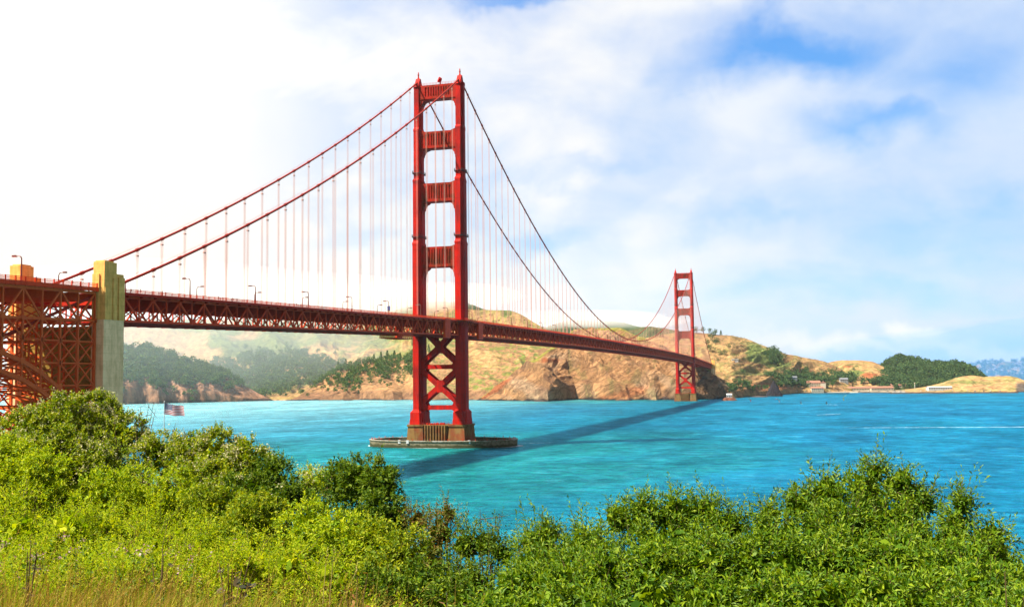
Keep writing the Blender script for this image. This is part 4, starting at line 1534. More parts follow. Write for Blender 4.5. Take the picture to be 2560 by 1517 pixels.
def col_sand(px, py, S, U, L, Z, g):
    n = fbm(U / 30, L / 30, 13, 5, .58)
    c = lerp(TAN * 1.2 * np.ones(px.shape + (3,)), RCK, ss(n, .0, .5) * .5)
    c = lerp(c, GRN * 1.6, ss(fbm(U / 20, L / 20, 23, 4), .1, .3) * .6)
    c = lerp(c, RCK, blob(px, py, 2450, 967, 60, 8, n) * .8)
    c = lerp(c, GRN * 1.3, blob(px, py, 2400, 955, 60, 8, n * .9) * .8)
    c = lerp(c, DRK * 2, ss(px, 2535, 2545) * ss(py, 950, 962) * .9)
    c = lerp(c, DRK, ss(1.5 - Z, 0, 1))
    return c


sandG = lay('headland', [(2262, 973, 2860), (2310, 967, 2880), (2352, 957, 2900), (2392, 943, 2920), (2431, 938, 2920), (2458, 942, 2920), (2490, 940, 2920), (2520, 939, 2900), (2545, 943, 2880), (2560, 950, 2860), (2590, 965, 2850), (2640, 978, 2850)],
            [(2262, 2745), (2500, 2725), (2540, 2720), (2640, 2780)], 1.8, 60, power=.8, flat=.15, gul=(6, 50, .2), fb=4, col=col_sand, seed=101, crestn=.8)


def col_far(px, py, S, U, L, Z, g):
    n = fbm(U / 45, L / 90, 14, 5, .6)
    c = lerp(GRN2 * 1.3 * np.ones(px.shape + (3,)), TAN * .9, ss(n, .18, .3) * .9)
    return lerp(c, TAN, blob(px, py, 2440, 918, 26, 9, n * .3))


farG = lay('hill', [(2380, 928, 6500), (2434, 913, 6500), (2467, 908, 6500), (2507, 905, 6500), (2560, 901, 6500), (2640, 890, 6500), (2740, 895, 6500)],
           [(2380, 5600), (2740, 5600)], 2.0, 50, gul=(14, 160, .1), fb=6, col=col_far, seed=111)

# ------------------------------------------------------------------ trees
rng = np.random.default_rng(11)


def leaf_mat(name, c1, c2, c3, trans=.35, rough=.5, spec=.4, tc=None):
    m, t = newmat(name)
    g = t.n('ShaderNodeNewGeometry')
    r = t.n('ShaderNodeValToRGB', {0: g.outputs['Random Per Island']})
    r.color_ramp.elements[0].color = (*c1, 1)
    r.color_ramp.elements[1].color = (*c3, 1)
    e = r.color_ramp.elements.new(.5)
    e.color = (*c2, 1)
    n = t.noise(g.outputs['Position'], 0.9, 3, .6)
    col = t.mix(t.remap(n, .38, .62, 0, .5), r.outputs[0], t.mix(1.0, r.outputs[0], (.72, .8, .6), 'MULTIPLY'))
    col = kk(t, col)
    p = t.n('ShaderNodeBsdfPrincipled', {'Base Color': col, 'Roughness': rough, 'Specular IOR Level': spec})
    tl = t.n('ShaderNodeBsdfTranslucent', {'Color': t.mix(1.0, col, tc or (1.5, 1.45, .5), 'MULTIPLY')})
    mx = t.n('ShaderNodeMixShader', {0: trans, 1: p.outputs[0], 2: tl.outputs[0]})
    t.nt.links.new(mx.outputs[0], t.n('ShaderNodeOutputMaterial').inputs[0])
    return m


M_FAR_LEAF = leaf_mat('far_tree_foliage', (.05, .12, .035), (.10, .18, .04), (.18, .25, .05), .15, .8, .1)
M_FAR_DARK = leaf_mat('dark_tree_foliage', (.03, .08, .03), (.075, .145, .045), (.17, .25, .075), .12, .8, .1)
M_BARK = plain('bark', (.12, .085, .05), .9, .1)


def rand_quads(c, size, rng, up=0.3):
    """random leaf-clump quads at centres c"""
    n = len(c)
    a = rng.normal(size=(n, 3))
    a /= np.linalg.norm(a, axis=1)[:, None]
    b = rng.normal(size=(n, 3))
    b -= a * (a * b).sum(1)[:, None]
    b /= np.linalg.norm(b, axis=1)[:, None]
    s = size * rng.uniform(.6, 1.3, n)[:, None]
    V = np.stack([c - a * s, c - b * s * .7, c + a * s, c + b * s * .7], 1)
    return V.reshape(-1, 3), np.arange(4 * n).reshape(n, 4)


def crown(h, w, n, kind, rng):
    """points of a tree crown of height h, half-width w (base at z=0)"""
    if kind == 'cone':
        z = rng.uniform(.12, 1, n) ** .8
        r = w * (1.08 - z) ** .8 * rng.uniform(.55, 1.0, n) ** .5
        lob = 1 + .25 * np.sin(z * 22)
        a = rng.uniform(0, 2 * PI, n)
        return np.stack([r * lob * np.cos(a), r * lob * np.sin(a), z * h], 1)
    k = 7
    cs = np.stack([rng.uniform(-.6, .6, k) * w, rng.uniform(-.6, .6, k) * w, rng.uniform(.35, .85, k) * h], 1)
    cs[0] = (0, 0, .75 * h)
    rs = rng.uniform(.35, .55, k) * w
    i = rng.integers(0, k, n)
    d = rng.normal(size=(n, 3))
    d /= np.linalg.norm(d, axis=1)[:, None]
    p = cs[i] + d * rs[i][:, None] * np.array([1, 1, .85])
    p[:, 2] = np.clip(p[:, 2], .06 * h, h)
    return p


def forest(name, G, weight, count, hmin, hmax, mat, label, nq=44, kind='round', seed=0, cat='forest'):
    r = np.random.default_rng(seed)
    V, PXg, PYg = G
    c = (V[:-1, :-1] + V[1:, 1:]) / 2
    e1, e2 = V[1:, :-1] - V[:-1, :-1], V[:-1, 1:] - V[:-1, :-1]
    area = np.abs(e1[..., 0] * e2[..., 1] - e1[..., 1] * e2[..., 0])
    w_ = area * weight((PXg[:-1, :-1]), (PYg[:-1, :-1]), c[..., 2])
    p = (w_ / w_.sum()).ravel()
    idx = r.choice(len(p), count, p=p)
    i, j = np.unravel_index(idx, area.shape)
    f = r.uniform(0, 1, (count, 2))
    base = V[i, j] + e1[i, j] * f[:, :1] + e2[i, j] * f[:, 1:]
    protos = [crown(1.0, .42 if kind == 'round' else .27, nq, kind, r) for _ in range(6)]
    hs = r.uniform(hmin, hmax, count)
    pts = np.concatenate([protos[r.integers(6)] * np.array([h, h, h]) + b for b, h in zip(base, hs)])
    Vq, Fq = rand_quads(pts, hmax * .085, r)
    o = mesh_obj(name, Vq, [Fq], mat)
    return tag(o, label, cat, kind='stuff')


def nz(px, py, s=30, seed=3):
    return fbm(px / s, py / s * 2, seed, 4)


forest('wood', leftG, lambda px, py, z: ss(z + nz(px, py) * 45, 22, 42) * (px < 680), 2100, 6, 19, M_FAR_LEAF, 'hazy blue-green wood covering the headland right of the concrete pylon', seed=1)
forest('wood', mountG, lambda px, py, z: (blob(px, py, 700, 930, 190, 48, nz(px, py) * .5) + blob(px, py, 640, 960, 110, 40, 0)) * (z > 5) * (px > 430) * (px < 860), 2400, 6, 19, M_FAR_LEAF,
       'green wood filling the valley floor behind the little beach', seed=2)
forest('wood', spurG, lambda px, py, z: ss(940 + (px < 900) * 40 - py + nz(px, py) * 30, -10, 10) * (z > 14) * (px < 1035) + .12 * (px < 980) * (z > 25), 560, 9, 17, M_FAR_LEAF,
       'darker green wood on the spur left of the near tower', seed=3)
forest('wood', woodG, lambda px, py, z: 1.0 * (z > 6), 2300, 11, 19, M_FAR_DARK, 'dark rounded wooded hill beyond the harbour', seed=4)
forest('wood', dryG, lambda px, py, z: (blob(px, py, 2110, 962, 200, 14, nz(px, py) * .9) + .8 * blob(px, py, 2030, 945, 70, 14, nz(px, py) * .8)) * (z > 3.5) * (1 - (py > 959) * (px > 2005) * (px < 2072)) * (1 - (py > 964) * (px > 2090)), 420, 10, 20, M_FAR_DARK, 'belt of dark trees behind the red-roofed barracks', seed=5)
forest('wood', rightG, lambda px, py, z: blob(px, py, 1985, 950, 70, 22, nz(px, py) * .6) + .8 * blob(px, py, 1935, 893, 24, 20, nz(px, py) * .4) + blob(px, py, 1850, 975, 60, 12, nz(px, py) * .7),
       520, 8, 15, M_FAR_DARK, 'patches of dark trees on the dry hillside beyond the far tower', seed=6)
forest('wood', rightG, lambda px, py, z: (blob(px, py, 2040, 950, 80, 13, nz(px, py) * .7) * (py < 960) + .7 * blob(px, py, 1985, 962, 40, 10, nz(px, py) * .6)) * (z > 3.5), 230, 9, 17, M_FAR_DARK, 'dark trees behind the red-roofed harbour houses', seed=16)
forest('wood', farG, lambda px, py, z: ss(nz(px, py, 14), -.2, .2), 900, 16, 30, M_FAR_DARK, 'bluish woods on the farthest hills at the right edge', nq=24, seed=7)
forest('scrub', spurG, lambda px, py, z: (px > 1040) * ss(nz(px, py, 20, 8), -.2, .3) * (z > 8), 1500, 1.5, 3.6, M_FAR_LEAF, 'low green scrub speckling the slope right of the near tower', nq=14, seed=8, cat='scrub')
forest('scrub', rightG, lambda px, py, z: ss(nz(px, py, 18, 9), -.1, .3) * (z > 6), 2200, 2, 5.5, M_FAR_DARK, 'dark low bushes dotted over the dry hills beyond the far tower', nq=14, seed=9, cat='scrub')
forest('scrub', mountG, lambda px, py, z: ss(nz(px, py, 24, 10), .0, .4) * (z > 20), 1500, 2, 5, M_FAR_LEAF, 'thin scrub on the mountain slopes behind the deck', nq=12, seed=10, cat='scrub')
forest('scrub', dryG, lambda px, py, z: ss(nz(px, py, 12, 11), .05, .3) * (z > 6), 160, 2, 5, M_FAR_DARK, 'dark bushes on the dry hills behind the harbour', nq=14, seed=12, cat='scrub')


def ground(G, px, py):
    V, PXg, PYg = G
    d = (PXg - px) ** 2 + (PYg - py) ** 2
    dist = np.hypot(V[..., 0] - CP[0], V[..., 1] - CP[1])
    d = d + np.where(d > 16, 1e6, 0) + dist * .003
    if d.min() > 1e5:
        d = (PXg - px) ** 2 + (PYg - py) ** 2
    k = np.unravel_index(np.argmin(d), d.shape)
    return V[k]


def near_ground(px, py):
    c = [ground(G, px, py) for G in ((rightG, dryG) if px < 2122 else (dryG,))]
    ok = [q for q in c if abs(proj(q[None])[0][0] - px) < 5 and abs(proj(q[None])[1][0] - py) < 6] or c
    return min(ok, key=lambda q: math.hypot(q[0] - CP[0], q[1] - CP[1]))


def tree_proto(h, w, kind, mat, seed, nq=260):
    r = np.random.default_rng(seed)
    pts = crown(h, w, nq, kind, r)
    V, F = rand_quads(pts, h * .055, r)
    me = mesh_data('crown', V, [F], mat)
    m = MB().tube([(0, 0, -.8), (0.02 * h, 0, h * .3), (0, 0.02 * h, h * .8)], [h * .035, h * .025, h * .008], 6)
    for k in range(4):
        a = k * 1.6
        m.tube([(0, 0, h * (.25 + .1 * k)), (w * .5 * math.cos(a), w * .5 * math.sin(a), h * (.45 + .1 * k))], [h * .014, h * .006], 5)
    mt = mesh_data('trunk', np.vstack(m.v), m.f, M_BARK)
    return me, mt


TP = {'round': [tree_proto(1, .45, 'round', M_FAR_LEAF, 60 + i) for i in range(3)],
      'dark': [tree_proto(1, .5, 'round', M_FAR_DARK, 70 + i) for i in range(3)],
      'cone': [tree_proto(1, .26, 'cone', M_FAR_LEAF, 80 + i) for i in range(3)],
      'conedark': [tree_proto(1, .3, 'cone', M_FAR_DARK, 90 + i) for i in range(2)]}


def tree(p, h, kind, label, group, i=0, name='tree'):
    t_ = thing(name, label, 'tree', tuple(p), group)
    t_.scale = (h, h, h)
    t_.rotation_euler = (0, 0, i * 1.7)
    me, mt = TP[kind][i % len(TP[kind])]
    for nm, d in (('crown', me), ('trunk', mt)):
        o = bpy.data.objects.new(nm, d)
        COL.objects.link(o)
        o.parent = t_
    return t_


# trees one can tell apart on the spur left of the near tower
sp = [(962, 945, 13, 'dark', 'round dark bush alone on the tan slope, left of the near tower leg'), (1005, 962, 11, 'dark', 'small dark bush on the orange slope just left of the near tower leg'),
      (950, 961, 6, 'round', 'tiny green tree low on the slope beside the dark bush'), (897, 985, 10, 'conedark', 'small bright green tree above the rocks at the waterline'),
      (925, 955, 16, 'dark', 'wide dark tree clump at the lower edge of the spur wood'), (912, 938, 17, 'dark', 'tall dark tree at the edge of the spur wood'),
      (935, 905, 20, 'cone', 'tall pointed tree on the spur crest, left one of the group'), (952, 898, 21, 'cone', 'tall pointed tree on the spur crest, second of the group'),
      (968, 893, 22, 'cone', 'tallest pointed tree on the spur crest'), (985, 890, 20, 'cone', 'pointed tree on the spur crest, next to the tower leg'), (1000, 900, 19, 'cone', 'broad pointed tree half hidden by the near tower leg'),
      (1068, 865, 17, 'cone', 'pointed tree seen between the near tower legs, upper'), (1073, 886, 14, 'round', 'round tree seen between the near tower legs, lower'), (1085, 905, 10, 'round', 'small round tree seen between the near tower legs'),
      (860, 905, 20, 'cone', 'tall pointed tree above the pale bare patch'), (843, 915, 18, 'cone', 'pointed tree left of the tallest ones at the pale patch'), (878, 920, 17, 'round', 'broad tree in the middle of the spur wood'),
      (800, 962, 14, 'round', 'light green round tree low on the spur'), (770, 992, 11, 'dark', 'dark tree close to the beach end'), (640, 992, 9, 'round', 'bright green round tree behind the beach'),
      (1022, 930, 12, 'round', 'round tree touching the left side of the near tower leg')]
for i, (px, py, h, k, lab) in enumerate(sp):
    g = ground(spurG if px > 700 else mountG, px, py)
    tree(g, h, k, lab, 'trees on the spur by the near tower', i)
rg = [(1742, 833, 16, 'dark', 'broad dark tree on the skyline right behind the far tower'), (1758, 832, 14, 'dark', 'dark tree on the skyline next to the broad one'), (1775, 836, 13, 'dark', 'dark tree on the skyline at the head of the gully'),
      (1790, 838, 15, 'dark', 'dark tree on the skyline left of the lone pointed tree'), (1803, 840, 12, 'conedark', 'lone dark pointed tree on the skyline'),
      (1782, 852, 18, 'dark', 'dark tree in the gully just under the skyline'), (1790, 862, 17, 'dark', 'dark tree lower down the skyline gully'), (1768, 865, 15, 'dark', 'tree at the left side of the skyline gully'), (1775, 880, 15, 'dark', 'tree at the bottom of the skyline gully'),
      (1823, 872, 9, 'dark', 'small dark bush on the open dry slope'), (1800, 893, 13, 'dark', 'dark tree above the far pylon, left'), (1812, 890, 12, 'dark', 'dark tree above the far pylon, right'), (1795, 905, 9, 'dark', 'bush right above the far concrete pylon'),
      (1858, 936, 11, 'dark', 'round dark tree on the slope below the white trailer'), (1875, 908, 8, 'dark', 'dark bush right of the white trailer'),
      (1866, 965, 12, 'round', 'bright green tree near the shore left of the black rock'), (1850, 958, 12, 'dark', 'dark tree near the shore beyond the far pier'), (1838, 966, 13, 'dark', 'dark tree by the shore nearest the far pier'),
      (1930, 900, 17, 'dark', 'tall dark tree in the green fold of the dry hill'), (1942, 898, 17, 'dark', 'second tall dark tree in the green fold of the dry hill'), (1938, 912, 16, 'dark', 'lower dark tree in the green fold of the dry hill'),
      (1625, 843, 15, 'dark', 'misty tree on the ridge between the cables left of the far tower'), (1640, 840, 17, 'dark', 'larger misty tree on the ridge left of the far tower'), (1655, 841, 14, 'dark', 'misty tree on the ridge close to the far tower')]
for i, (px, py, h, k, lab) in enumerate(rg):
    tree(ground(rightG, px, py), h * 1.35, k, lab, 'trees on the hill beyond the far tower', i + 3)
hb = [(2083, 972, 25, 'round', 'large round tree right of the red-roofed houses'), (2070, 970, 20, 'dark', 'dark tree touching the left side of the large round tree'), (2015, 950, 19, 'dark', 'dark tree above the red-roofed houses, left'),
      (2030, 948, 20, 'dark', 'dark tree above the red-roofed houses, middle'), (2048, 952, 18, 'dark', 'dark tree above the red-roofed houses, right'), (2012, 935, 16, 'dark', 'tree on the slope above the harbour houses'),
      (2125, 962, 20, 'dark', 'round tree behind the barracks, left'), (2155, 958, 22, 'dark', 'tall tree behind the barracks, left of middle'), (2190, 960, 22, 'dark', 'tall tree behind the barracks, middle'), (2215, 960, 22, 'round', 'pale green tree behind the barracks, right'),
      (2275, 972, 8, 'dark', 'low dark bush beside the tall white mast'), (2135, 926, 10, 'dark', 'dark bush on the dry hill above the barracks'), (2062, 968, 9, 'dark', 'small tree between the two cream houses')]
for i, (px, py, h, k, lab) in enumerate(hb):
    tree(near_ground(px, py), h, k, lab, 'trees round the harbour', i + 5)

# ------------------------------------------------------------------ small things on the far shore
M_ROOF = plain('red_tile_roof', (.46, .20, .12), .8)
M_CREAM = plain('cream_wall', (.72, .62, .44), .8)
M_GLASS = plain('window_glass', (.04, .05, .07), .2)
M_GROOF = plain('grey_roof', (.25, .26, .28), .7)
M_DOCK = plain('dock_timber', (.10, .075, .06), .9)


def house(p, L_, Wd, h, rh, label, wall, roof, rz=0.0, nwin=5, storeys=1, name='house', cat='house', group=None):
    t_ = thing(name, label, cat, (0, 0, 0), group)
    m = MB().box(-L_ / 2, L_ / 2, -Wd / 2, Wd / 2, -5, h)
    wl = m.build('wall', wall, t_)
    m = MB().prism([(-Wd / 2 - .6, h), (Wd / 2 + .6, h), (0, h + rh)], -L_ / 2 - .5, L_ / 2 + .5, axis=0)
    if name != 'barracks':
        pass
    rf = m.build('roof', roof, t_)
    if L_ < 60:
        MB().box(-L_ * .2 - .5, -L_ * .2 + .5, -.5, .5, h + rh * .5, h + rh + 1.2).build('chimney', M_CREAM, rf)
    sh = h / storeys
    for k in range(storeys):
        for i in range(nwin):
            x = -L_ / 2 + L_ * (i + .5) / nwin
            f = MB().box(x - .7, x + .7, -Wd / 2 - .08, -Wd / 2 - .003, k * sh + sh * .35, k * sh + sh * .8)
            fr = f.build('window', M_GLASS, t_)
    MB().box(L_ * .12 - .6, L_ * .12 + .6, -Wd / 2 - .12, -Wd / 2 - .006, 0.05, 2.3).build('door', M_GLASS, t_)
    t_.location = tuple(p)
    t_.rotation_euler = (0, 0, rz)
    return t_


RZ = 0.27
def gp(px, py, G=None):
    if G is not None:
        return ground(G, px, py)
    return near_ground(px, py)


house(gp(2033, 966), 34, 14, 9, 6, 'large cream house with red hipped roof above the harbour', M_CREAM, M_ROOF, RZ, 6, 2)
house(gp(2043, 979), 30, 12, 8, 4, 'low cream house with red roof right at the quay', M_CREAM, M_ROOF, RZ, 6, 2)
house(gp(2059, 966), 15, 12, 9, 5, 'narrow cream house with red gable next to the large tree', M_CREAM, M_ROOF, RZ + 1.3, 2, 2)
house(gp(1980, 951), 24, 10, 7, 3, 'grey house high among the trees at the left of the harbour', M_GREY, M_GROOF, RZ, 5, 2)
house(gp(2109, 956), 20, 10, 8, 4, 'grey gabled house half hidden between dark trees above the barracks', M_GREY, M_GROOF, RZ, 4, 2)
house(gp(2148, 976), 60, 12, 6, 4, 'long low barracks with red roof, left one of the row', M_CREAM, M_ROOF, RZ, 9, 1, 'barracks', 'barracks')
house(gp(2205, 975), 55, 12, 6, 4.5, 'long low barracks with red roof, middle one of the row', M_CREAM, M_ROOF, RZ - .03, 8, 1, 'barracks', 'barracks')
house(gp(2250, 969), 46, 12, 6, 4, 'barracks with red roof at the right end of the row, left of the white mast', M_CREAM, M_ROOF, RZ, 7, 1, 'barracks', 'barracks')
house(gp(2350, 975, sandG), 56, 10, 7, 2, 'long white shed at the foot of the sandy hill', M_WHITE, M_WHITE, RZ, 10, 1, 'shed', 'shed')
house(gp(2325, 974, sandG), 18, 8, 5, 2, 'small white shed left of the long white shed', M_WHITE, M_GROOF, RZ, 4, 1, 'shed', 'shed')
house(gp(1837, 904, rightG), 15, 4, 3.2, .5, 'white trailer parked on the bench of the dry hillside', M_WHITE, M_WHITE, RZ, 4, 1, 'trailer', 'trailer')
# lighthouse station on its rock
r_ = np.random.default_rng(5)


def rock(name, c, rx, ry, h, label, seed, cat='rock', mat=None, pk=1.3):
    n, k = 26, 12
    a = np.arange(n) / n * 2 * PI
    V = []
    for j in range(k):
        q = j / (k - 1)
        rr_ = (1 - q) ** (1 / pk)
        nn = 1 + .35 * fbm(np.cos(a) * 1.6 + q * 2 + 9, np.sin(a) * 1.6 + seed, seed, 4)
        V.append(np.stack([c[0] + rx * rr_ * np.cos(a) * nn, c[1] + ry * rr_ * np.sin(a) * nn, c[2] - 2 + (h + 2) * q + .12 * h * fbm(np.cos(a) * 3 + q * 6, np.sin(a) * 3, seed + 4, 3) * (1 - q)], 1))
    V = np.vstack(V)
    i = np.arange(n)
    F = [np.stack([i + j * n, (i + 1) % n + j * n, (i + 1) % n + (j + 1) * n, i + (j + 1) * n], 1) for j in range(k - 1)]
    o = mesh_obj(name, V, F, mat or M_SROCK)
    return tag(o, label, cat)


M_SROCK = weathered('sea_rock', (.10, .07, .055), (.03, .025, .025), .12, .8, .9, False, .6)
M_RROCK = weathered('red_rock', (.26, .10, .06), (.10, .05, .035), .15, .8, .9, False, .6)
lp = onp(1822, 1001, 2, 0)
rock('rock', lp, 14, 12, 6, 'low reddish rock at the foot of the cliff carrying a small white station', 3, mat=M_RROCK, pk=3)
house((lp[0] + 1, lp[1], 4), 9, 6, 6, 2.2, 'small white light station on the reddish rock right of the far pier', M_WHITE, M_WHITE, .1, 3, 1, 'light_station', 'light station')
nd = onp(1935, 990, 2, 0)
M_BROCK = weathered('black_rock', (.035, .03, .035), (.015, .014, .018), .12, .8, .9, False, .6)
rock('rock', nd, 19, 15, 34, 'pointed black sea rock standing off the shore', 8, pk=1.0, mat=M_BROCK)
for px, py, rx, h, lab in ((1900, 992, 22, 3, 'flat dark reef left of the pointed black rock'), (1960, 985, 16, 3, 'flat dark reef right of the pointed black rock'), (1560, 1001, 20, 2.5, 'low dark rocks at the foot of the tan cliff'),
                           (1350, 1003, 16, 3, 'low dark rocks under the left end of the tan cliff'), (870, 1001, 14, 3.5, 'small dark rocks left of the near tower at the waterline'), (1165, 1000, 12, 3, 'small dark rocks right of the near tower at the waterline')):
    rock('rock', onp(px, py, 2, 0), rx, rx * .6, h, lab, int(px), pk=2)

# harbour piers and mast
def quad_prism(name, pts, z0, z1, mat, label, cat):
    m = MB().prism(pts, z0, z1)
    # make winding-safe
    o = m.build(name, mat)
    return tag(o, label, cat)


a, b = onp(2008, 984, 2, 0), onp(2120, 985, 2, 0)
m = MB()
pr_ = thing('pier', 'dark timber pier in front of the red-roofed houses', 'pier', (a[0], a[1], 0))
dv = (b - a)[:2]
Ln = np.linalg.norm(dv)
m = MB().bar((a[0], a[1], 3.2), (b[0], b[1], 3.2), 11, .8, ref=(0, 1, 0))
m.build('planking', M_DOCK, pr_)
m = MB()
for i in range(26):
    q = i / 25
    for o_ in (-4.5, 4.5):
        x, y = a[0] + dv[0] * q, a[1] + dv[1] * q + o_
        m.box(x - .25, x + .25, y - .25, y + .25, -2, 3)
m.build('piles', M_DOCK, pr_)
for (pa, pb, lab) in (((2116, 981), (2230, 982), 'low rock breakwater left of the harbour mouth'), ((2226, 984), (2545, 982), 'long low rock breakwater in front of the sandy hill')):
    a, b = onp(*pa, 2, 0), onp(*pb, 2, 0)
    n = 60
    tt = np.linspace(0, 1, n)
    c_ = a[None] + (b - a)[None] * tt[:, None]
    zt_ = 2.2 + fbm(tt * 30, tt * 0, 5, 3) * .7
    V = np.vstack([c_ + np.array([0, -5, -1]), np.c_[c_[:, 0], c_[:, 1] - 1.5, zt_], np.c_[c_[:, 0], c_[:, 1] + 1.5, zt_], c_ + np.array([0, 5, -1])])
    i = np.arange(n - 1)
    F = [np.stack([i + k * n, i + 1 + k * n, i + 1 + (k + 1) * n, i + (k + 1) * n], 1) for k in range(3)]
    tag(mesh_obj('breakwater', V, F, M_SROCK), lab, 'breakwater')
p = gp(2288, 976)
t_ = thing('mast', 'tall white mast by the harbour mouth with a small yellowish head', 'mast', tuple(p))
MB().tube([p + np.array([0, 0, -1]), p + np.array([0, 0, 17])], [.75, .5], 8).build('pole', M_WHITE, t_)
MB().lathe([(0, 16.8), (1.3, 17.0), (1.5, 18.2), (.9, 19.4), (0, 20)], p, 10).build('head', M_CREAM, t_)
# parked cars along the quay
carm = MB().prism([(-2.2, .3), (2.2, .3), (2.2, .9), (1.3, 1.0), (.8, 1.5), (-1.3, 1.5), (-1.9, 1.0), (-2.2, .9)], -.85, .85, axis=1)
car_me = [mesh_data('body', np.vstack(carm.v), carm.f, mm) for mm in (M_WHITE, M_GREY, plain('dark_car_paint', (.05, .06, .09), .3))]
whm = MB()
for x in (-1.35, 1.35):
    for y in (-.86, .86):
        whm.tube([(x, y - .1, .33), (x, y + .1, .33)], .33, 10)
whe_me = mesh_data('wheels', np.vstack(whm.v), whm.f, M_DARK)
glm = MB().prism([(1.22, 1.01), (.80, 1.42), (-1.28, 1.42), (-1.8, 1.01)], -.87, .87, axis=1)
gl_me = mesh_data('windows', np.vstack(glm.v), glm.f, M_GLASS)
rr = random.Random(5)
for i in range(26):
    px = 1990 + i * 20.5 + rr.uniform(-5, 5)
    g_ = near_ground(px, 978.5) if px < 2290 else ground(sandG, min(px, 2500), 977.5)
    col_n = ('white', 'grey', 'dark')[i % 3]
    c_ = thing('parked_car', 'tiny %s car parked along the far quay' % col_n, 'car', (g_[0], g_[1], g_[2] + .2), '%s cars parked along the far quay' % col_n)
    c_.rotation_euler = (0, 0, rr.uniform(0, 1.2))
    for nm, d in (('body', car_me[i % 3]), ('wheels', whe_me), ('windows', gl_me)):
        o = bpy.data.objects.new(nm, d)
        COL.objects.link(o)
        o.parent = c_
# houses on the farthest hill
hv = MB().box(-6, 6, -5, 5, -3, 6)
hr = MB().prism([(-5.5, 6), (5.5, 6), (0, 9)], -6.4, 6.4, axis=0)
hw = MB()
for x in (-3.6, 0, 3.6):
    hw.box(x - .8, x + .8, -5.1, -5.02, 2, 4)
hm = [mesh_data('wall', np.vstack(hv.v), hv.f, M_GREY), mesh_data('roof', np.vstack(hr.v), hr.f, M_GROOF), mesh_data('windows', np.vstack(hw.v), hw.f, M_GLASS)]
for i in range(26):
    px, py = 2450 + rr.uniform(0, 108), 912 + rr.uniform(-2, 26)
    g_ = ground(farG, px, py)
    h_ = thing('hillside_house', 'tiny pale house on the bluish hill at the far right', 'house', tuple(g_ + np.array([0, 0, 3])), 'houses on the far bluish hill')
    h_.scale = (1.25, 1.25, 1.25)
    h_.rotation_euler = (0, 0, rr.uniform(-.6, .6))
    for nm, d in zip(('wall', 'roof', 'windows'), hm):
        o = bpy.data.objects.new(nm, d)
        COL.objects.link(o)
        o.parent = h_

# ------------------------------------------------------------------ kites and sailboards
def sheet(name, P, mat, th=.05, parent=None):
    """P (m,n,3) grid given thickness"""
    P = arr(P)
    m, n = P.shape[:2]
    A = P.reshape(-1, 3)
    e1, e2 = P[-1, 0] - P[0, 0], P[0, -1] - P[0, 0]
    nn = np.cross(e1, e2)
    nn /= np.linalg.norm(nn)
    V = np.vstack([A - nn * th / 2, A + nn * th / 2])
    i = np.arange(m - 1)[:, None] * n
    j = np.arange(n - 1)[None]
    q = np.stack([i + j, i + j + 1, i + n + j + 1, i + n + j], -1).reshape(-1, 4)
    F = [q[:, ::-1], q + m * n]
    ring = list(range(n)) + [k * n + n - 1 for k in range(1, m)] + [(m - 1) * n + k for k in range(n - 2, -1, -1)] + [k * n for k in range(m - 2, 0, -1)]
    ring = np.array(ring)
    r2_ = np.roll(ring, -1)
    F.append(np.stack([ring, r2_, r2_ + m * n, ring + m * n], 1))
    return mesh_obj(name, V, F, mat, parent)


def kite(p, col, tip, label, rot):
    m = 13
    k = thing('kite', label, 'kite', tuple(p))
    a = np.linspace(-1.15, 1.15, m)
    R_ = 4.0
    G1 = np.stack([np.stack([R_ * np.sin(a), np.full(m, -1.0), R_ * np.cos(a)], 1), np.stack([R_ * 1.05 * np.sin(a), 1.2 * np.cos(a), R_ * .95 * np.cos(a)], 1)])
    o = sheet('canopy', G1, plain('kite_cloth', col, .6), .12, None)
    o.parent = k
    for s_ in (0, 1):
        b = np.linspace(-1.2, -.75, 4) * (1 if s_ else -1)
        G2 = np.stack([np.stack([R_ * 1.03 * np.sin(b), np.full(4, -1.1), R_ * 1.03 * np.cos(b)], 1), np.stack([R_ * 1.08 * np.sin(b), 1.2 * np.cos(b), R_ * 1.0 * np.cos(b)], 1)])
        o = sheet('kite_tip', G2, plain('kite_tip_cloth', tip, .6), .14, None)
        o.parent = k
    k.rotation_euler = rot


kite(onp(1871, 999, 1, 1200) + np.array([0, 0, -2]), (.75, .05, .03), (.8, .6, .03), 'small red and yellow kite low over the water right of the far pier', (0, 1.2, .4))
kite(onp(1942, 1003, 1, 1150), (.8, .35, .3), (.7, .05, .05), 'small pink and white kite low over the water below the pointed rock', (0, .8, .4))
kite(onp(2115, 996, 1, 900), (.04, .10, .03), (.5, .35, .02), 'dark green kite over the water below the harbour pier', (0, -1.0, .5))


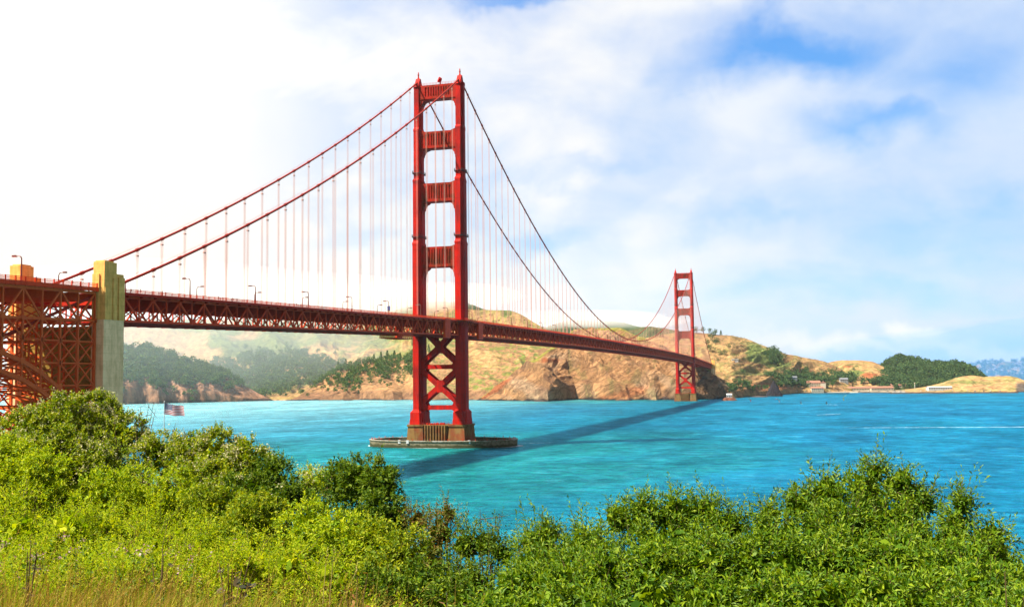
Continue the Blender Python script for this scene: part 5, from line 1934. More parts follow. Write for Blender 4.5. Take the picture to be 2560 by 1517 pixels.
def person_mesh(name, pose='stand', s=1.0, mats=None):
    """a skinned figure: body mesh + clothing + hair"""
    legs = .16 if pose == 'stride' else .04
    J = {'hip': (0, 0, .93), 'chest': (0, 0, 1.28), 'neck': (0, 0, 1.46), 'head': (0, .01, 1.60), 'top': (0, .01, 1.70),
         'shl': (-.18, 0, 1.40), 'ell': (-.24, -.02, 1.13), 'hal': (-.22, .12, .92), 'shr': (.18, 0, 1.40), 'elr': (.25, .03, 1.13), 'har': (.22, .2, 1.0),
         'hil': (-.09, 0, .88), 'knl': (-.10, legs, .48), 'anl': (-.10, -legs * .3, .08), 'tol': (-.10, .14 - legs * .3, .04),
         'hir': (.09, 0, .88), 'knr': (.10, -legs * .4, .48), 'anr': (.10, -legs * 1.6, .08), 'tor': (.10, .14 - legs * 1.6, .04)}
    Rr = {'hip': .13, 'chest': .14, 'neck': .055, 'head': .10, 'top': .06, 'shl': .06, 'ell': .045, 'hal': .035, 'shr': .06, 'elr': .045, 'har': .035,
          'hil': .09, 'knl': .06, 'anl': .04, 'tol': .035, 'hir': .09, 'knr': .06, 'anr': .04, 'tor': .035}
    E = [('hip', 'chest'), ('chest', 'neck'), ('neck', 'head'), ('head', 'top'), ('chest', 'shl'), ('shl', 'ell'), ('ell', 'hal'), ('chest', 'shr'), ('shr', 'elr'), ('elr', 'har'),
         ('hip', 'hil'), ('hil', 'knl'), ('knl', 'anl'), ('anl', 'tol'), ('hip', 'hir'), ('hir', 'knr'), ('knr', 'anr'), ('anr', 'tor')]

    def skin(nm, keys, k, mat):
        idx = {q: i for i, q in enumerate(keys)}
        me = bpy.data.meshes.new(nm)
        me.from_pydata([J[q] for q in keys], [(idx[a], idx[b]) for a, b in E if a in idx and b in idx], [])
        me.materials.append(mat)
        o = bpy.data.objects.new(nm, me)
        COL.objects.link(o)
        md = o.modifiers.new('skin', 'SKIN')
        for q, i in idx.items():
            v = me.skin_vertices[0].data[i] if me.skin_vertices else None
            if v:
                v.radius = (Rr[q] * k, Rr[q] * k * .85)
                v.use_root = (q == keys[0])
        md2 = o.modifiers.new('smooth', 'SUBSURF')
        md2.levels = md2.render_levels = 1
        return o
    return skin, J


M_SKIN = plain('skin', (.45, .26, .18), .6)
M_CL = [plain('cloth_dark', (.04, .045, .06), .9), plain('cloth_grey', (.2, .2, .22), .9), plain('cloth_white', (.6, .6, .6), .9), plain('cloth_red', (.35, .04, .03), .9)]
M_HAIR = plain('hair', (.04, .025, .015), .8)


def baked(nm, keys, k, mat, pose):
    skin, J = person_mesh('p', pose)
    idx = {q: i for i, q in enumerate(keys)}
    o = skin(nm, keys, k, mat)
    if not o.data.skin_vertices:
        bm_ok = False
    return o


def make_person(label, pose, top_mat, leg_mat, loc, rz, group=None, sc=1.0):
    t_ = thing('person', label, 'person', loc, group)
    t_.rotation_euler = (0, 0, rz)
    t_.scale = (sc, sc, sc)
    full = ['hip', 'chest', 'neck', 'head', 'top', 'shl', 'ell', 'hal', 'shr', 'elr', 'har', 'hil', 'knl', 'anl', 'tol', 'hir', 'knr', 'anr', 'tor']
    o = skin_obj('body', full, 1.0, M_SKIN, pose)
    o.parent = t_
    o = skin_obj('jacket', ['hip', 'chest', 'shl', 'ell', 'shr', 'elr'], 1.22, top_mat, pose)
    o.parent = t_
    o = skin_obj('trousers', ['hip', 'hil', 'knl', 'anl', 'hir', 'knr', 'anr'], 1.25, leg_mat, pose)
    o.parent = t_
    h = MB().lathe([(0, 1.60), (.09, 1.60), (.115, 1.64), (.11, 1.70), (.07, 1.76), (0, 1.78)], (0, -.02, 0), 10)
    o = mesh_obj('hair', np.vstack(h.v), h.f, M_HAIR)
    o.parent = t_
    return t_


_cache = {}


def skin_obj(nm, keys, k, mat, pose):
    key = (nm, pose)
    if key not in _cache:
        skin, J = person_mesh('p', pose)
        o = skin(nm, keys, k, mat)
        dg = bpy.context.evaluated_depsgraph_get()
        me = bpy.data.meshes.new_from_object(o.evaluated_get(dg))
        bpy.data.objects.remove(o)
        _cache[key] = me
    me = _cache[key].copy()
    me.materials.clear()
    me.materials.append(mat)
    o = bpy.data.objects.new(nm, me)
    COL.objects.link(o)
    return o


rr = random.Random(9)
ppl = [(-333, 0, 'person walking on the near sidewalk right beside the concrete pylon', 'stride'), (-328, 2, 'person in grey walking behind the one at the pylon', 'stand'), (-316, 0, 'dark dressed person leaning at the railing, alone right of the pylon', 'stand'),
       (-314, 1, 'second person at the railing beside the dark dressed one', 'stride'), (-281, 0, 'person walking left of the first thick lamp post', 'stride'), (-278, 3, 'person in red following along the near sidewalk', 'stand'),
       (-271, 0, 'one of three walkers close together on the near sidewalk', 'stride'), (-268, 1, 'middle one of three walkers on the near sidewalk', 'stand'), (-220, 0, 'lone person walking between the second and third lamps', 'stride'),
       (-216, 2, 'person in white walking between the second and third lamps', 'stand'), (-170, 0, 'person standing at the railing between the third and fourth lamps', 'stand'), (-110, 0, 'person on the near sidewalk below the blue banner', 'stride'),
       (-376, 0, 'person standing on the arch span sidewalk at the left edge', 'stand'), (-361, 1, 'person walking on the arch span close left of the pylon', 'stride')]
for y, ci, lab, pose in ppl:
    zz0 = float(zb(y)) + 8.64 if y > -350 else float(ztop(y)) + 1.45
    make_person(lab, pose, M_CL[ci], M_CL[0], (14.4, y, zz0), rr.uniform(-.6, .6) + (0 if pose == 'stride' else -1.4), 'people on the near sidewalk', rr.uniform(1.0, 1.08))

for (px, py, lab, sm) in ((2068, 1011, 'sailboarder with dark sail trailing a white wake', (.04, .05, .05)), (2004, 1010, 'sailboarder with dark sail, left one of the two on the water', (.05, .08, .09))):
    p = onp(px, py, 2, .1)
    s_ = thing('sailboard', lab, 'sailboard', tuple(p))
    h = MB().prism([(-1.3, 0), (-1.1, .3), (.9, .3), (1.4, 0), (.9, -.3), (-1.1, -.3)], .0, .14)
    o = mesh_obj('board', np.vstack(h.v), h.f, M_WHITE); o.parent = s_
    h = MB().tube([(.1, 0, .1), (-.3, .2, 4.6)], [.05, .03], 6)
    o = mesh_obj('mast_pole', np.vstack(h.v), h.f, M_DARK); o.parent = s_
    G_ = np.stack([np.stack([np.linspace(.08, -.32, 7), np.linspace(0, .2, 7), np.linspace(.6, 4.6, 7)], 1), np.stack([np.array([-1.9, -2.1, -2.0, -1.7, -1.3, -.8, -.45]), np.linspace(.2, .3, 7), np.array([1.2, 1.4, 2.0, 2.7, 3.4, 4.1, 4.65])], 1)])
    o = sheet('sail', G_, plain('sail_cloth', sm, .5), .04); o.parent = s_
    make_person('person in dark wetsuit riding the ' + ('right' if px > 2050 else 'left') + ' sailboard', 'stand', M_CL[0], M_CL[0], (p[0] - .4, p[1] - .35, .24), 1.2)

# the flag by the fort
fp = onp(411, 1005, 1, -395)
zt0 = fp[2]
t_ = thing('flagpole', 'white flagpole rising behind the bushes with the striped flag', 'flagpole', (fp[0], fp[1], 2))
MB().tube([(fp[0], fp[1], 1), (fp[0], fp[1], zt0)], [.16, .07], 8).build('pole', M_WHITE, t_)
MB().lathe([(0, zt0 - .05), (.16, zt0 + .05), (.16, zt0 + .2), (0, zt0 + .3)], (fp[0], fp[1], 0), 8).build('ball', M_WHITE, t_)
m_, t = newmat('flag_cloth')
uvn = t.n('ShaderNodeAttribute', attribute_name='tint')
sx_ = t.n('ShaderNodeSeparateXYZ', {0: uvn.outputs[1]})
u_, v_ = sx_.outputs[0], sx_.outputs[1]
stripe = t.math('GREATER_THAN', t.math('MODULO', t.math('MULTIPLY', v_, 6.5), 1.0), .5)
c = t.mix(stripe, (.50, .02, .035), (.78, .78, .78))
can = t.math('MULTIPLY', t.math('LESS_THAN', u_, .42), t.math('GREATER_THAN', v_, .4615))
su = t.math('ABSOLUTE', t.math('SUBTRACT', t.math('FRACT', t.math('MULTIPLY', u_, 14.5)), .5))
sv = t.math('ABSOLUTE', t.math('SUBTRACT', t.math('FRACT', t.math('MULTIPLY', v_, 10.0)), .5))
star = t.math('LESS_THAN', t.math('ADD', su, sv), .33)
c = t.mix(can, c, t.mix(star, (.015, .03, .14), (.75, .75, .78)))
principled(t, c, .8)
nu, nv = 25, 12
wv, hv_ = 4.9, 2.7
uu, vv = np.meshgrid(np.linspace(0, 1, nu), np.linspace(0, 1, nv), indexing='ij')
fx = fp[0] + .1 + uu * wv * .96
fy = fp[1] + .35 * np.sin(uu * 9 + vv * 1.2) * uu ** .5 + uu * 1.2
fz = zt0 - .25 - hv_ + vv * hv_ - uu * .55 * (1 + .6 * vv) + .14 * np.sin(uu * 8 + 1) * uu
P3 = np.stack([fx, fy, fz], -1)
A = P3.reshape(-1, 3)
i = np.arange(nu - 1)[:, None] * nv
j = np.arange(nv - 1)[None]
q = np.stack([i + j, i + j + 1, i + nv + j + 1, i + nv + j], -1).reshape(-1, 4)
cl = np.stack([uu, vv, uu * 0], -1).reshape(-1, 3)
fl = mesh_obj('flag', np.vstack([A, A + np.array([0, .02, 0])]), [q, q[:, ::-1] + len(A)], m_, None, True, np.vstack([cl, cl]))
tag(fl, 'red white and blue striped flag with starred corner waving above the bushes', 'flag')

# ------------------------------------------------------------------ air: haze box and fog on the hilltops
def vol_mat(name, col, dens, anis):
    m, t = newmat(name)
    p = t.n('ShaderNodeVolumePrincipled', {'Color': (*col, 1), 'Density': dens, 'Anisotropy': anis})
    t.nt.links.new(p.outputs[0], t.n('ShaderNodeOutputMaterial').inputs['Volume'])
    return m


hz = MB().box(-9500, 9500, -2600, 9800, -12, 900).build('haze', vol_mat('haze_air', (.90, .95, 1.0), HAZE, .25))
hz['kind'] = 'stuff'


def fog(p, rx, ry, rz_, dens, rot=0.0, fc=(1.0, .985, .96)):
    n, k = 28, 14
    a = np.arange(n) / n * 2 * PI
    V, F = [], []
    for j in range(1, k):
        ph = -PI / 2 + PI * j / k
        nn = 1 + .22 * fbm(np.cos(a) * 2 + p[0], np.sin(a) * 2 + ph * 2, 5, 3)
        V.append(np.stack([rx * np.cos(a) * math.cos(ph) * nn, ry * np.sin(a) * math.cos(ph) * nn, np.full(n, rz_ * math.sin(ph)) * nn], 1))
    V = np.vstack(V + [np.array([[0, 0, -rz_], [0, 0, rz_]])])
    i = np.arange(n)
    F = [np.stack([i + j * n, (i + 1) % n + j * n, (i + 1) % n + (j + 1) * n, i + (j + 1) * n], 1) for j in range(k - 2)]
    F.append(np.stack([(i + 1) % n, i, np.full(n, len(V) - 2)], 1))
    F.append(np.stack([i + (k - 2) * n, (i + 1) % n + (k - 2) * n, np.full(n, len(V) - 1)], 1))
    c_, s_ = math.cos(rot), math.sin(rot)
    V = V @ np.array([[c_, s_, 0], [-s_, c_, 0], [0, 0, 1]])
    o = mesh_obj('fog_bank', V + arr(p), F, vol_mat('fog', fc, dens, .1))
    o['kind'] = 'stuff'
    return o


FR = -0.27
for (px, py, d, rx, ry, rz_, dn) in ((420, 765, 3900, 800, 700, 130, .0007), (760, 762, 3800, 600, 600, 105, .0007), (330, 900, 2800, 600, 800, 170, .00042), (980, 752, 3400, 280, 260, 60, .0018), (1100, 742, 3450, 260, 300, 42, .0022), (1060, 756, 3450, 200, 240, 30, .002),
                                     (1450, 800, 3850, 330, 260, 34, .0015), (1560, 806, 3750, 200, 240, 26, .0018), (1370, 802, 3800, 220, 240, 34, .0015), (1500, 808, 3800, 360, 200, 22, .0014)):
    fog(at(px, py, d), rx, ry, rz_, dn, FR, (.80, .92, 1.0) if dn == .00042 else (1.0, .985, .96))
fog(at(2560, 940, 5300), 1100, 500, 260, .0007, FR, (.15, .50, 1.0))
# ------------------------------------------------------------------ the bluff in the foreground
RNG = np.random.default_rng(77)


def az_px(x, y):
    """photo column of a ground point near the camera (clamped for points beside or behind)"""
    dx, dy = x - CP[0], y - CP[1]
    f_ = dx * math.sin(YAW) + dy * math.cos(YAW)
    r_2 = dx * RT[0] + dy * RT[1]
    return np.clip(np.where(f_ > 0.5, 1280 + FPX * r_2 / np.maximum(f_, .5), np.where(r_2 > 0, 4000, -1500)), -1500, 4000)


def gz(x, y):
    r = np.hypot(x - CP[0], y - CP[1])
    p = az_px(x, y)
    edge = np.interp(p, [-1500, 0, 400, 700, 1000, 1250, 1500, 2600, 4000], [30, 27, 24, 20, 17.5, 15, 17, 17, 18])
    zi = np.interp(p, [-1500, 300, 900, 1300, 1600, 4000], [37.5, 37.1, 36.6, 36.0, 35.7, 35.9])
    z = 37.85 + (zi - 37.85) * ss(r, 5, 12) - .04 * np.clip(r - 12, 0, 20)
    drop = np.clip(r - edge, 0, None)
    z = z - .95 * drop
    n = fbm(x / 1.7, y / 1.7, 4, 4) * .10 + fbm(x / 14, y / 14, 6, 4) * np.clip(drop / 10, 0, 3)
    z = z + n
    # low shelf at the foot: narrow beach below, wide ground under the pylon to the north-west
    land = ss(-(x - 62), 0, 22) * ss(-(y + 326), 0, 22)
    shore = np.maximum(land, ss(-(r - 95), 0, 40))
    south = ss(-(y + 660 - .15 * (x - 222)), 0, 60)
    floor_ = -6 + 9.2 * np.maximum(shore, south)
    z = np.maximum(z, floor_)
    back = ss(-((x - CP[0]) * math.sin(YAW) + (y - CP[1]) * math.cos(YAW)), -4, 6)
    z = np.where(back > 0, np.maximum(z, floor_ + (37.9 + fbm(x / 30, y / 30, 9, 4) * 2 - floor_) * back), z)
    return z


def ground_sheet():
    rr1 = np.concatenate([[0.2], np.linspace(1.5, 30, 90), np.geomspace(31, 900, 70)])
    aa = np.linspace(0, 2 * PI, 361)[:-1]
    R_, A_ = np.meshgrid(rr1, aa, indexing='ij')
    X, Y = CP[0] + R_ * np.cos(A_), CP[1] + R_ * np.sin(A_)
    Z = gz(X, Y)
    n, k = R_.shape
    i = np.arange(n - 1)[:, None] * k
    j = np.arange(k)[None]
    j2 = (j + 1) % k
    F = [np.stack([i + j, i + k + j, i + k + j2, i + j2], -1).reshape(-1, 4)]
    V = np.stack([X, Y, Z], -1).reshape(-1, 3)
    m, t = newmat('bluff_soil')
    P = objco(t)
    c = t.mix(t.remap(t.noise(P, .8, 6, .6), .35, .65), (.10, .07, .03), (.05, .07, .02))
    b = t.n('ShaderNodeBump', {'Strength': .7, 'Distance': .08, 'Height': t.noise(P, 6, 5, .6)}).outputs[0]
    principled(t, c, .95, b, spec=.1)
    o = mesh_obj('ground', V, F, m, None, True)
    o['kind'] = 'structure'


ground_sheet()
XN, XE, YN, YE = CP[0] - 60, CP[0] + 60, CP[1] - 10, CP[1] + 60


def sprigs(P, D, L, nl, ll, lw, rng, spread=.85, curl=.25, stem=None):
    N = len(P)
    D = D / np.linalg.norm(D, axis=1)[:, None]
    ref = rng.normal(size=(N, 3))
    u = np.cross(D, ref)
    u /= np.linalg.norm(u, axis=1)[:, None]
    v = np.cross(D, u)
    k = np.arange(nl)
    tt = (k + .6) / nl
    ang = k[None] * 2.4 + rng.uniform(0, 6.28, (N, 1)) + rng.normal(size=(N, nl)) * .25
    side = u[:, None] * np.cos(ang)[..., None] + v[:, None] * np.sin(ang)[..., None]
    Ls = (L * rng.uniform(.6, 1.25, N))[:, None, None]
    base = P[:, None] + D[:, None] * Ls * tt[None, :, None]
    base = base + np.array([0, 0, -1]) * (Ls * curl * .3 * tt[None, :, None] ** 2)
    sp_ = spread * (1.15 - .55 * tt)[None, :, None]
    d = D[:, None] * .7 + side * sp_ + rng.normal(size=(N, nl, 3)) * .18
    d /= np.linalg.norm(d, axis=-1)[..., None]
    face = D[:, None] * .35 + np.array([-.25, -.15, .85]) + rng.normal(size=(N, nl, 3)) * .42
    wv = np.cross(d, face)
    wv /= np.linalg.norm(wv, axis=-1)[..., None] + 1e-9
    nv_ = np.cross(wv, d)
    s = rng.uniform(.65, 1.25, (N, nl, 1)) * (1.1 - .35 * tt)[None, :, None]
    l_, w_ = ll * s, lw * s
    A = base
    B = base + d * l_ * .48 + wv * w_ * .5 + nv_ * w_ * .15
    C_ = base + d * l_ - np.array([0, 0, 1]) * l_ * .12
    E = base + d * l_ * .48 - wv * w_ * .5 + nv_ * w_ * .15
    V = np.stack([A, B, C_, E], 2).reshape(-1, 3)
    F = np.arange(len(V)).reshape(-1, 4)
    return V, F


def stems(P, D, L, w, rng):
    N = len(P)
    D = D / np.linalg.norm(D, axis=1)[:, None]
    u = np.cross(D, rng.normal(size=(N, 3)))
    u /= np.linalg.norm(u, axis=1)[:, None]
    v = np.cross(D, u)
    V = np.stack([P + u * w, P - u * w * .5 + v * w, P - u * w * .5 - v * w, P + D * L], 1).reshape(-1, 3)
    i = np.arange(N)[:, None] * 4
    F = np.concatenate([i + np.array([[0, 1, 3]]), i + np.array([[1, 2, 3]]), i + np.array([[2, 0, 3]])])
    return V, F


M_WILLOW = leaf_mat('willow_leaf', (.05, .14, .003), (.14, .26, .005), (.34, .44, .012), .30, .55, .18)
M_DOGW = leaf_mat('broad_leaf', (.09, .18, .003), (.25, .34, .006), (.54, .54, .014), .30, .6, .15)
M_DARKL = leaf_mat('deep_green_leaf', (.04, .11, .003), (.10, .18, .005), (.24, .32, .012), .26, .6, .15)
M_HERB = leaf_mat('herb_leaf', (.15, .28, .003), (.36, .48, .005), (.64, .66, .012), .32, .6, .15)
M_GOLD = leaf_mat('goldenrod_leaf', (.17, .30, .004), (.40, .52, .007), (.68, .68, .012), .4, .7, .15)
M_RUST = leaf_mat('rusty_leaf', (.10, .17, .01), (.18, .20, .02), (.28, .13, .03), .3, .6, .2)
M_TWIG = plain('twig_bark', (.16, .10, .045), .8, .2)
M_FLOW = leaf_mat('cream_blossom', (.55, .50, .20), (.68, .62, .32), (.80, .76, .52), .3, .7, .1, (1, 1, .8))
M_PINK = leaf_mat('pink_blossom', (.6, .25, .28), (.7, .45, .45), (.8, .65, .6), .3, .7, .1, (1, .9, .9))
M_GRASS = leaf_mat('dry_grass', (.20, .11, .02), (.46, .28, .045), (.72, .50, .12), .35, .7, .15, (1.1, 1.0, .6))
M_GRASSG = leaf_mat('green_grass', (.08, .15, .006), (.26, .34, .010), (.56, .52, .03), .35, .6, .2)


def shell(c, r, n, rng, up=.35, lump=.26):
    """points and outward directions on the upper part of an ellipsoid with uneven surface"""
    d = rng.normal(size=(n, 3))
    d /= np.linalg.norm(d, axis=1)[:, None]
    d[:, 2] = np.where(d[:, 2] < -.55, -d[:, 2], d[:, 2])
    f = 1 + lump * fbm(d[:, 0] * 3.1 + c[0], d[:, 1] * 3.1 + d[:, 2] * 2.3 + c[1], 3, 4) * 1.8
    rad = rng.uniform(0, 1, n) ** .35
    rad = np.where(rng.uniform(size=n) < .78, .86 + .16 * rad, .35 + .5 * rad)
    nc = max(8, n // 11)
    dc_ = rng.normal(size=(nc, 3))
    dc_ /= np.linalg.norm(dc_, axis=1)[:, None]
    dc_[:, 2] = np.where(dc_[:, 2] < -.5, -dc_[:, 2], dc_[:, 2])
    hh = rng.uniform(.80, 1.08, nc)
    k = rng.integers(0, nc, n)
    d = np.where((rad > .7)[:, None], dc_[k] + rng.normal(size=(n, 3)) * (.055 / np.mean(r)), d)
    d /= np.linalg.norm(d, axis=1)[:, None]
    f = f * np.where(rad > .7, hh[k], 1)
    p = c + d * r * (f * rad)[:, None]
    dd = d / r
    dd /= np.linalg.norm(dd, axis=1)[:, None]
    dd = dd * .9 + np.array([0, 0, up]) + rng.normal(size=(n, 3)) * .35
    return p, dd


def shrub(label, lumps, mat, leaf=(.075, .018), L=.26, nl=11, dens=60, group=None, name='shrub', cat='shrub', shoots=.02, flowers=0, fmat=None, seed=0, spread=.85, vr=None):
    rng = np.random.default_rng(seed)
    P, D, T0, T1 = [], [], [], []
    for (px, row, d, hw) in lumps:
        row = row + (20 if mat is M_WILLOW else 8)
        top = at(px, row, d)
        Wd = hw * d / FPX
        g0 = float(gz(np.array([top[0]]), np.array([top[1]]))[0])
        H = max(.25, (top[2] - g0))
        Hz = min(max(.62 * H, .45 * Wd), Wd * 1.15) if vr is None else vr * Wd
        c = np.array([top[0], top[1], top[2] - Hz * 1.0])
        area = 4 * PI * ((Wd * Wd) ** 1.6 / 3 + 2 * (Wd * Hz) ** 1.6 / 3) ** (1 / 1.6)
        n = int(area * dens * 1.75)
        R0 = np.array([Wd, Wd, Hz])
        subs = [(c, R0 * .84)]
        for k in range(11):
            e = rng.normal(size=3)
            e[2] = abs(e[2]) * .9 - .15
            e /= np.linalg.norm(e)
            subs.append((c + e * R0 * .70, np.full(3, 1.0) * Wd * rng.uniform(.26, .46)))
        ar = np.array([q[1][0] * q[1][2] for q in subs])
        cnt = (n * 1.35 * ar / ar.sum()).astype(int)
        pp, qq = [], []
        for si, (c_i, r_i) in enumerate(subs):
            p_, d_ = shell(c_i, r_i, max(6, cnt[si]), rng, lump=.15)
            ok = np.ones(len(p_), bool)
            for sj, (c_j, r_j) in enumerate(subs):
                if sj != si:
                    ok &= (((p_ - c_j) / r_j) ** 2).sum(1) > .62
            pp.append(p_[ok])
            qq.append(d_[ok])
        p, dd = np.vstack(pp), np.vstack(qq)
        P.append(p)
        D.append(dd)
        # fill between the lump and the ground
        if c[2] - g0 > .1:
            m_ = int(2 * PI * Wd * (c[2] - g0) * dens * .7)
            a = rng.uniform(0, 2 * PI, m_)
            z = rng.uniform(g0, c[2], m_)
            q = np.stack([c[0] + Wd * .78 * np.cos(a), c[1] + Wd * .78 * np.sin(a), z], 1)
            P.append(q)
            D.append(np.stack([np.cos(a), np.sin(a), np.full(m_, .5)], 1) + rng.normal(size=(m_, 3)) * .35)
        T0.append(np.array([c[0], c[1], g0 - .1]))
        T1.append((c, Wd, Hz))
    P, D = np.vstack(P), np.vstack(D)
    keep = P[:, 2] > gz(P[:, 0], P[:, 1]) + .02
    P, D = P[keep], D[keep]
    b0 = np.mean(T0, axis=0)
    t_ = thing(name, label, cat, tuple(b0), group)
    Lr = np.full(len(P), L)
    # longer shoots standing out of the surface
    ns = int(len(P) * shoots)
    mb = MB()
    V, F = sprigs(P, D, L, nl, leaf[0], leaf[1], rng, spread)
    mb.add(V, [F])
    for (c, Wd, Hz) in T1:        # dense inside of the crown
        q, _ = shell(c, np.array([Wd, Wd, Hz]) * (.72 if mat is M_WILLOW else .55), int((4200 if mat is M_WILLOW else 1500) * Wd * Hz) + 80, rng)
        V, F = rand_quads(q, .055, rng)
        mb.add(V, [F])
    if ns:
        sel = rng.choice(len(P), ns)
        up = D[sel] * .35 + np.array([0, 0, .85]) + rng.normal(size=(ns, 3)) * .22
        V, F = sprigs(P[sel], up, L * 1.9, int(nl * 1.6), leaf[0], leaf[1], rng, spread * .8, 0)
        mb.add(V, [F])
    mb.build('foliage', mat, t_)
    tm = MB()
    for (c, Wd, Hz), g_ in zip(T1, T0):
        for k in range(5):
            a = rng.uniform(0, 6.28)
            e = c + np.array([math.cos(a) * Wd * .45, math.sin(a) * Wd * .45, Hz * rng.uniform(.0, .5)])
            mid = (g_ + e) / 2 + rng.normal(size=3) * Wd * .06
            tm.tube([g_, mid, e], [.018, .013, .005], 5)
    for g1, g2 in zip(T0[:-1], T0[1:]):
        tm.tube([g1 + np.array([0, 0, .12]), (g1 + g2) / 2 + np.array([0, 0, .16]), g2 + np.array([0, 0, .12])], .015, 5)
    V, F = stems(P[::3], D[::3], L, .0035, rng)
    tm.add(V, [F])
    if ns:
        V, F = stems(P[sel], up, L * 1.9, .004, rng)
        tm.add(V, [F])
    tm.build('stems', M_TWIG, t_)
    if flowers:
        sel = rng.choice(len(P), flowers)
        q = P[sel] + D[sel] / np.linalg.norm(D[sel], axis=1)[:, None] * L * .85
        q = np.repeat(q, 12, 0) + rng.normal(size=(flowers * 12, 3)) * .035
        V, F = rand_quads(q, .018, rng)
        mesh_obj('blossom', V - b0, [F], fmat or M_FLOW, t_)
    return t_


dg = 'dogwood-like shrubs on the left slope'
shrub('big rounded bush with cream blossom clusters, tallest at the left in front of the pylon', [(70, 1012, 20.5, 75), (150, 990, 21, 95), (235, 984, 21.5, 85), (300, 1022, 21, 62), (195, 1050, 20, 150), (60, 1075, 19.5, 70)],
      M_DOGW, (.068, .036), .15, 9, 72, dg, flowers=1300, seed=201)
shrub('light green bush below the big blossoming bush at the left edge', [(15, 1085, 18, 70), (95, 1118, 17, 80), (-60, 1080, 18, 80)], M_HERB, (.062, .028), .15, 9, 70, dg, seed=202)
shrub('bush with pale blossom just right of the flagpole, dark at its right side', [(400, 1078, 19, 60), (470, 1080, 18.5, 60), (545, 1076, 18, 62), (618, 1095, 17.5, 55), (540, 1125, 17.5, 130)],
      M_DOGW, (.066, .034), .15, 9, 72, dg, flowers=700, seed=203)
shrub('dark green bush sloping down right of the blossoming bushes', [(680, 1135, 17, 55), (640, 1165, 16.6, 85), (735, 1195, 16.4, 50)], M_DARKL, (.062, .032), .15, 9, 76, dg, flowers=40, seed=204)
shrub('small loose bush with yellowish tips behind the round dark bush', [(775, 1160, 17.5, 34), (812, 1168, 17.0, 30), (765, 1190, 17, 50)], M_HERB, (.055, .024), .15, 9, 70, dg, flowers=90, seed=205)
shrub('round dark green bush at the middle of the slope, above the water', [(862, 1150, 15.8, 60), (915, 1132, 15.5, 62), (955, 1165, 15.3, 52), (925, 1215, 15, 92), (985, 1255, 15, 34)], M_DARKL, (.062, .032), .14, 9, 80, dg, seed=206)
shrub('thin rusty brown bush right of the round dark bush', [(1045, 1262, 14.6, 34), (1098, 1278, 14.2, 40), (1120, 1262, 14.3, 14), (1075, 1315, 14, 60)], M_RUST, (.05, .022), .19, 9, 48, dg, shoots=.06, seed=207)
shrub('ragged dark green bush beside the willows, left of the gap to the water', [(1165, 1310, 13.4, 45), (1215, 1308, 13.2, 40), (1256, 1345, 13, 30), (1170, 1375, 12.8, 80)], M_DARKL, (.05, .021), .19, 9, 58, dg, shoots=.08, seed=208)
ug = 'low bright bushes on the slope'
shrub('bright yellow-green bush in the middle below the round dark bush', [(770, 1250, 13.6, 70), (850, 1262, 13.2, 70), (810, 1310, 12.8, 110)], M_HERB, (.060, .029), .14, 9, 74, ug, seed=209)
shrub('bright green bush right of the middle, lit on top', [(930, 1290, 12.8, 60), (1000, 1310, 12.5, 65), (960, 1360, 12, 100)], M_DOGW, (.060, .029), .14, 9, 74, ug, seed=210)
shrub('green bush above the goldenrod patch at left centre', [(330, 1165, 17, 75), (420, 1180, 16.4, 80), (255, 1180, 16.4, 75)], M_HERB, (.060, .028), .14, 9, 70, ug, seed=211)
shrub('green bush left of centre under the blossoming bush', [(540, 1200, 15.6, 80), (640, 1222, 15, 80), (600, 1265, 14.4, 100)], M_DOGW, (.060, .028), .14, 9, 70, ug, seed=212)
shrub('green bush low in the middle above the dry grass', [(1060, 1390, 11.5, 70), (960, 1425, 11, 90), (1130, 1440, 11, 80)], M_DARKL, (.060, .028), .14, 9, 70, ug, seed=213)
gg = 'goldenrod clumps above the dry grass'
shrub('goldenrod clump at the left edge above the dry grass', [(-60, 1215, 14, 90), (60, 1225, 13.6, 90), (170, 1240, 13.2, 90)], M_GOLD, (.042, .014), .22, 11, 56, gg, seed=214)
shrub('wide goldenrod clump in the left half below the green bushes', [(290, 1240, 13.4, 90), (400, 1262, 13, 90), (500, 1290, 12.6, 90), (350, 1310, 12, 120)], M_GOLD, (.042, .014), .22, 11, 56, gg, seed=215)
shrub('goldenrod clump next to the dark withered plant', [(620, 1335, 11.6, 90), (730, 1345, 11.4, 80), (830, 1372, 11.0, 70)], M_GOLD, (.042, .014), .22, 11, 56, gg, seed=216)
wg = 'willow bushes on the right'
WL_ = (.078, .024)
shrub('leftmost willow bush with a pointed shoot beside the gap to the water', [(1340, 1300, 13, 42), (1372, 1292, 13, 30), (1325, 1350, 12.6, 60), (1400, 1350, 12.4, 60)], M_WILLOW, WL_, .22, 10, 58, wg, shoots=.06, seed=221)
shrub('low willow bush between the leftmost one and the domed one', [(1455, 1305, 12.8, 45), (1490, 1320, 12.6, 40), (1440, 1370, 12, 60)], M_WILLOW, WL_, .22, 10, 56, wg, shoots=.08, seed=222)
shrub('domed willow bush standing above its neighbours right of the middle', [(1545, 1235, 14, 38), (1610, 1222, 14, 48), (1690, 1218, 14, 52), (1765, 1222, 14, 45), (1815, 1258, 13.8, 38), (1680, 1275, 13.6, 140)], M_WILLOW, WL_, .23, 10, 56, wg, shoots=.06, seed=223)
shrub('small upright willow bush left of the tallest one', [(1925, 1240, 14, 28), (1905, 1280, 13.6, 45), (1965, 1285, 13.6, 40)], M_WILLOW, WL_, .22, 10, 52, wg, shoots=.08, seed=224)
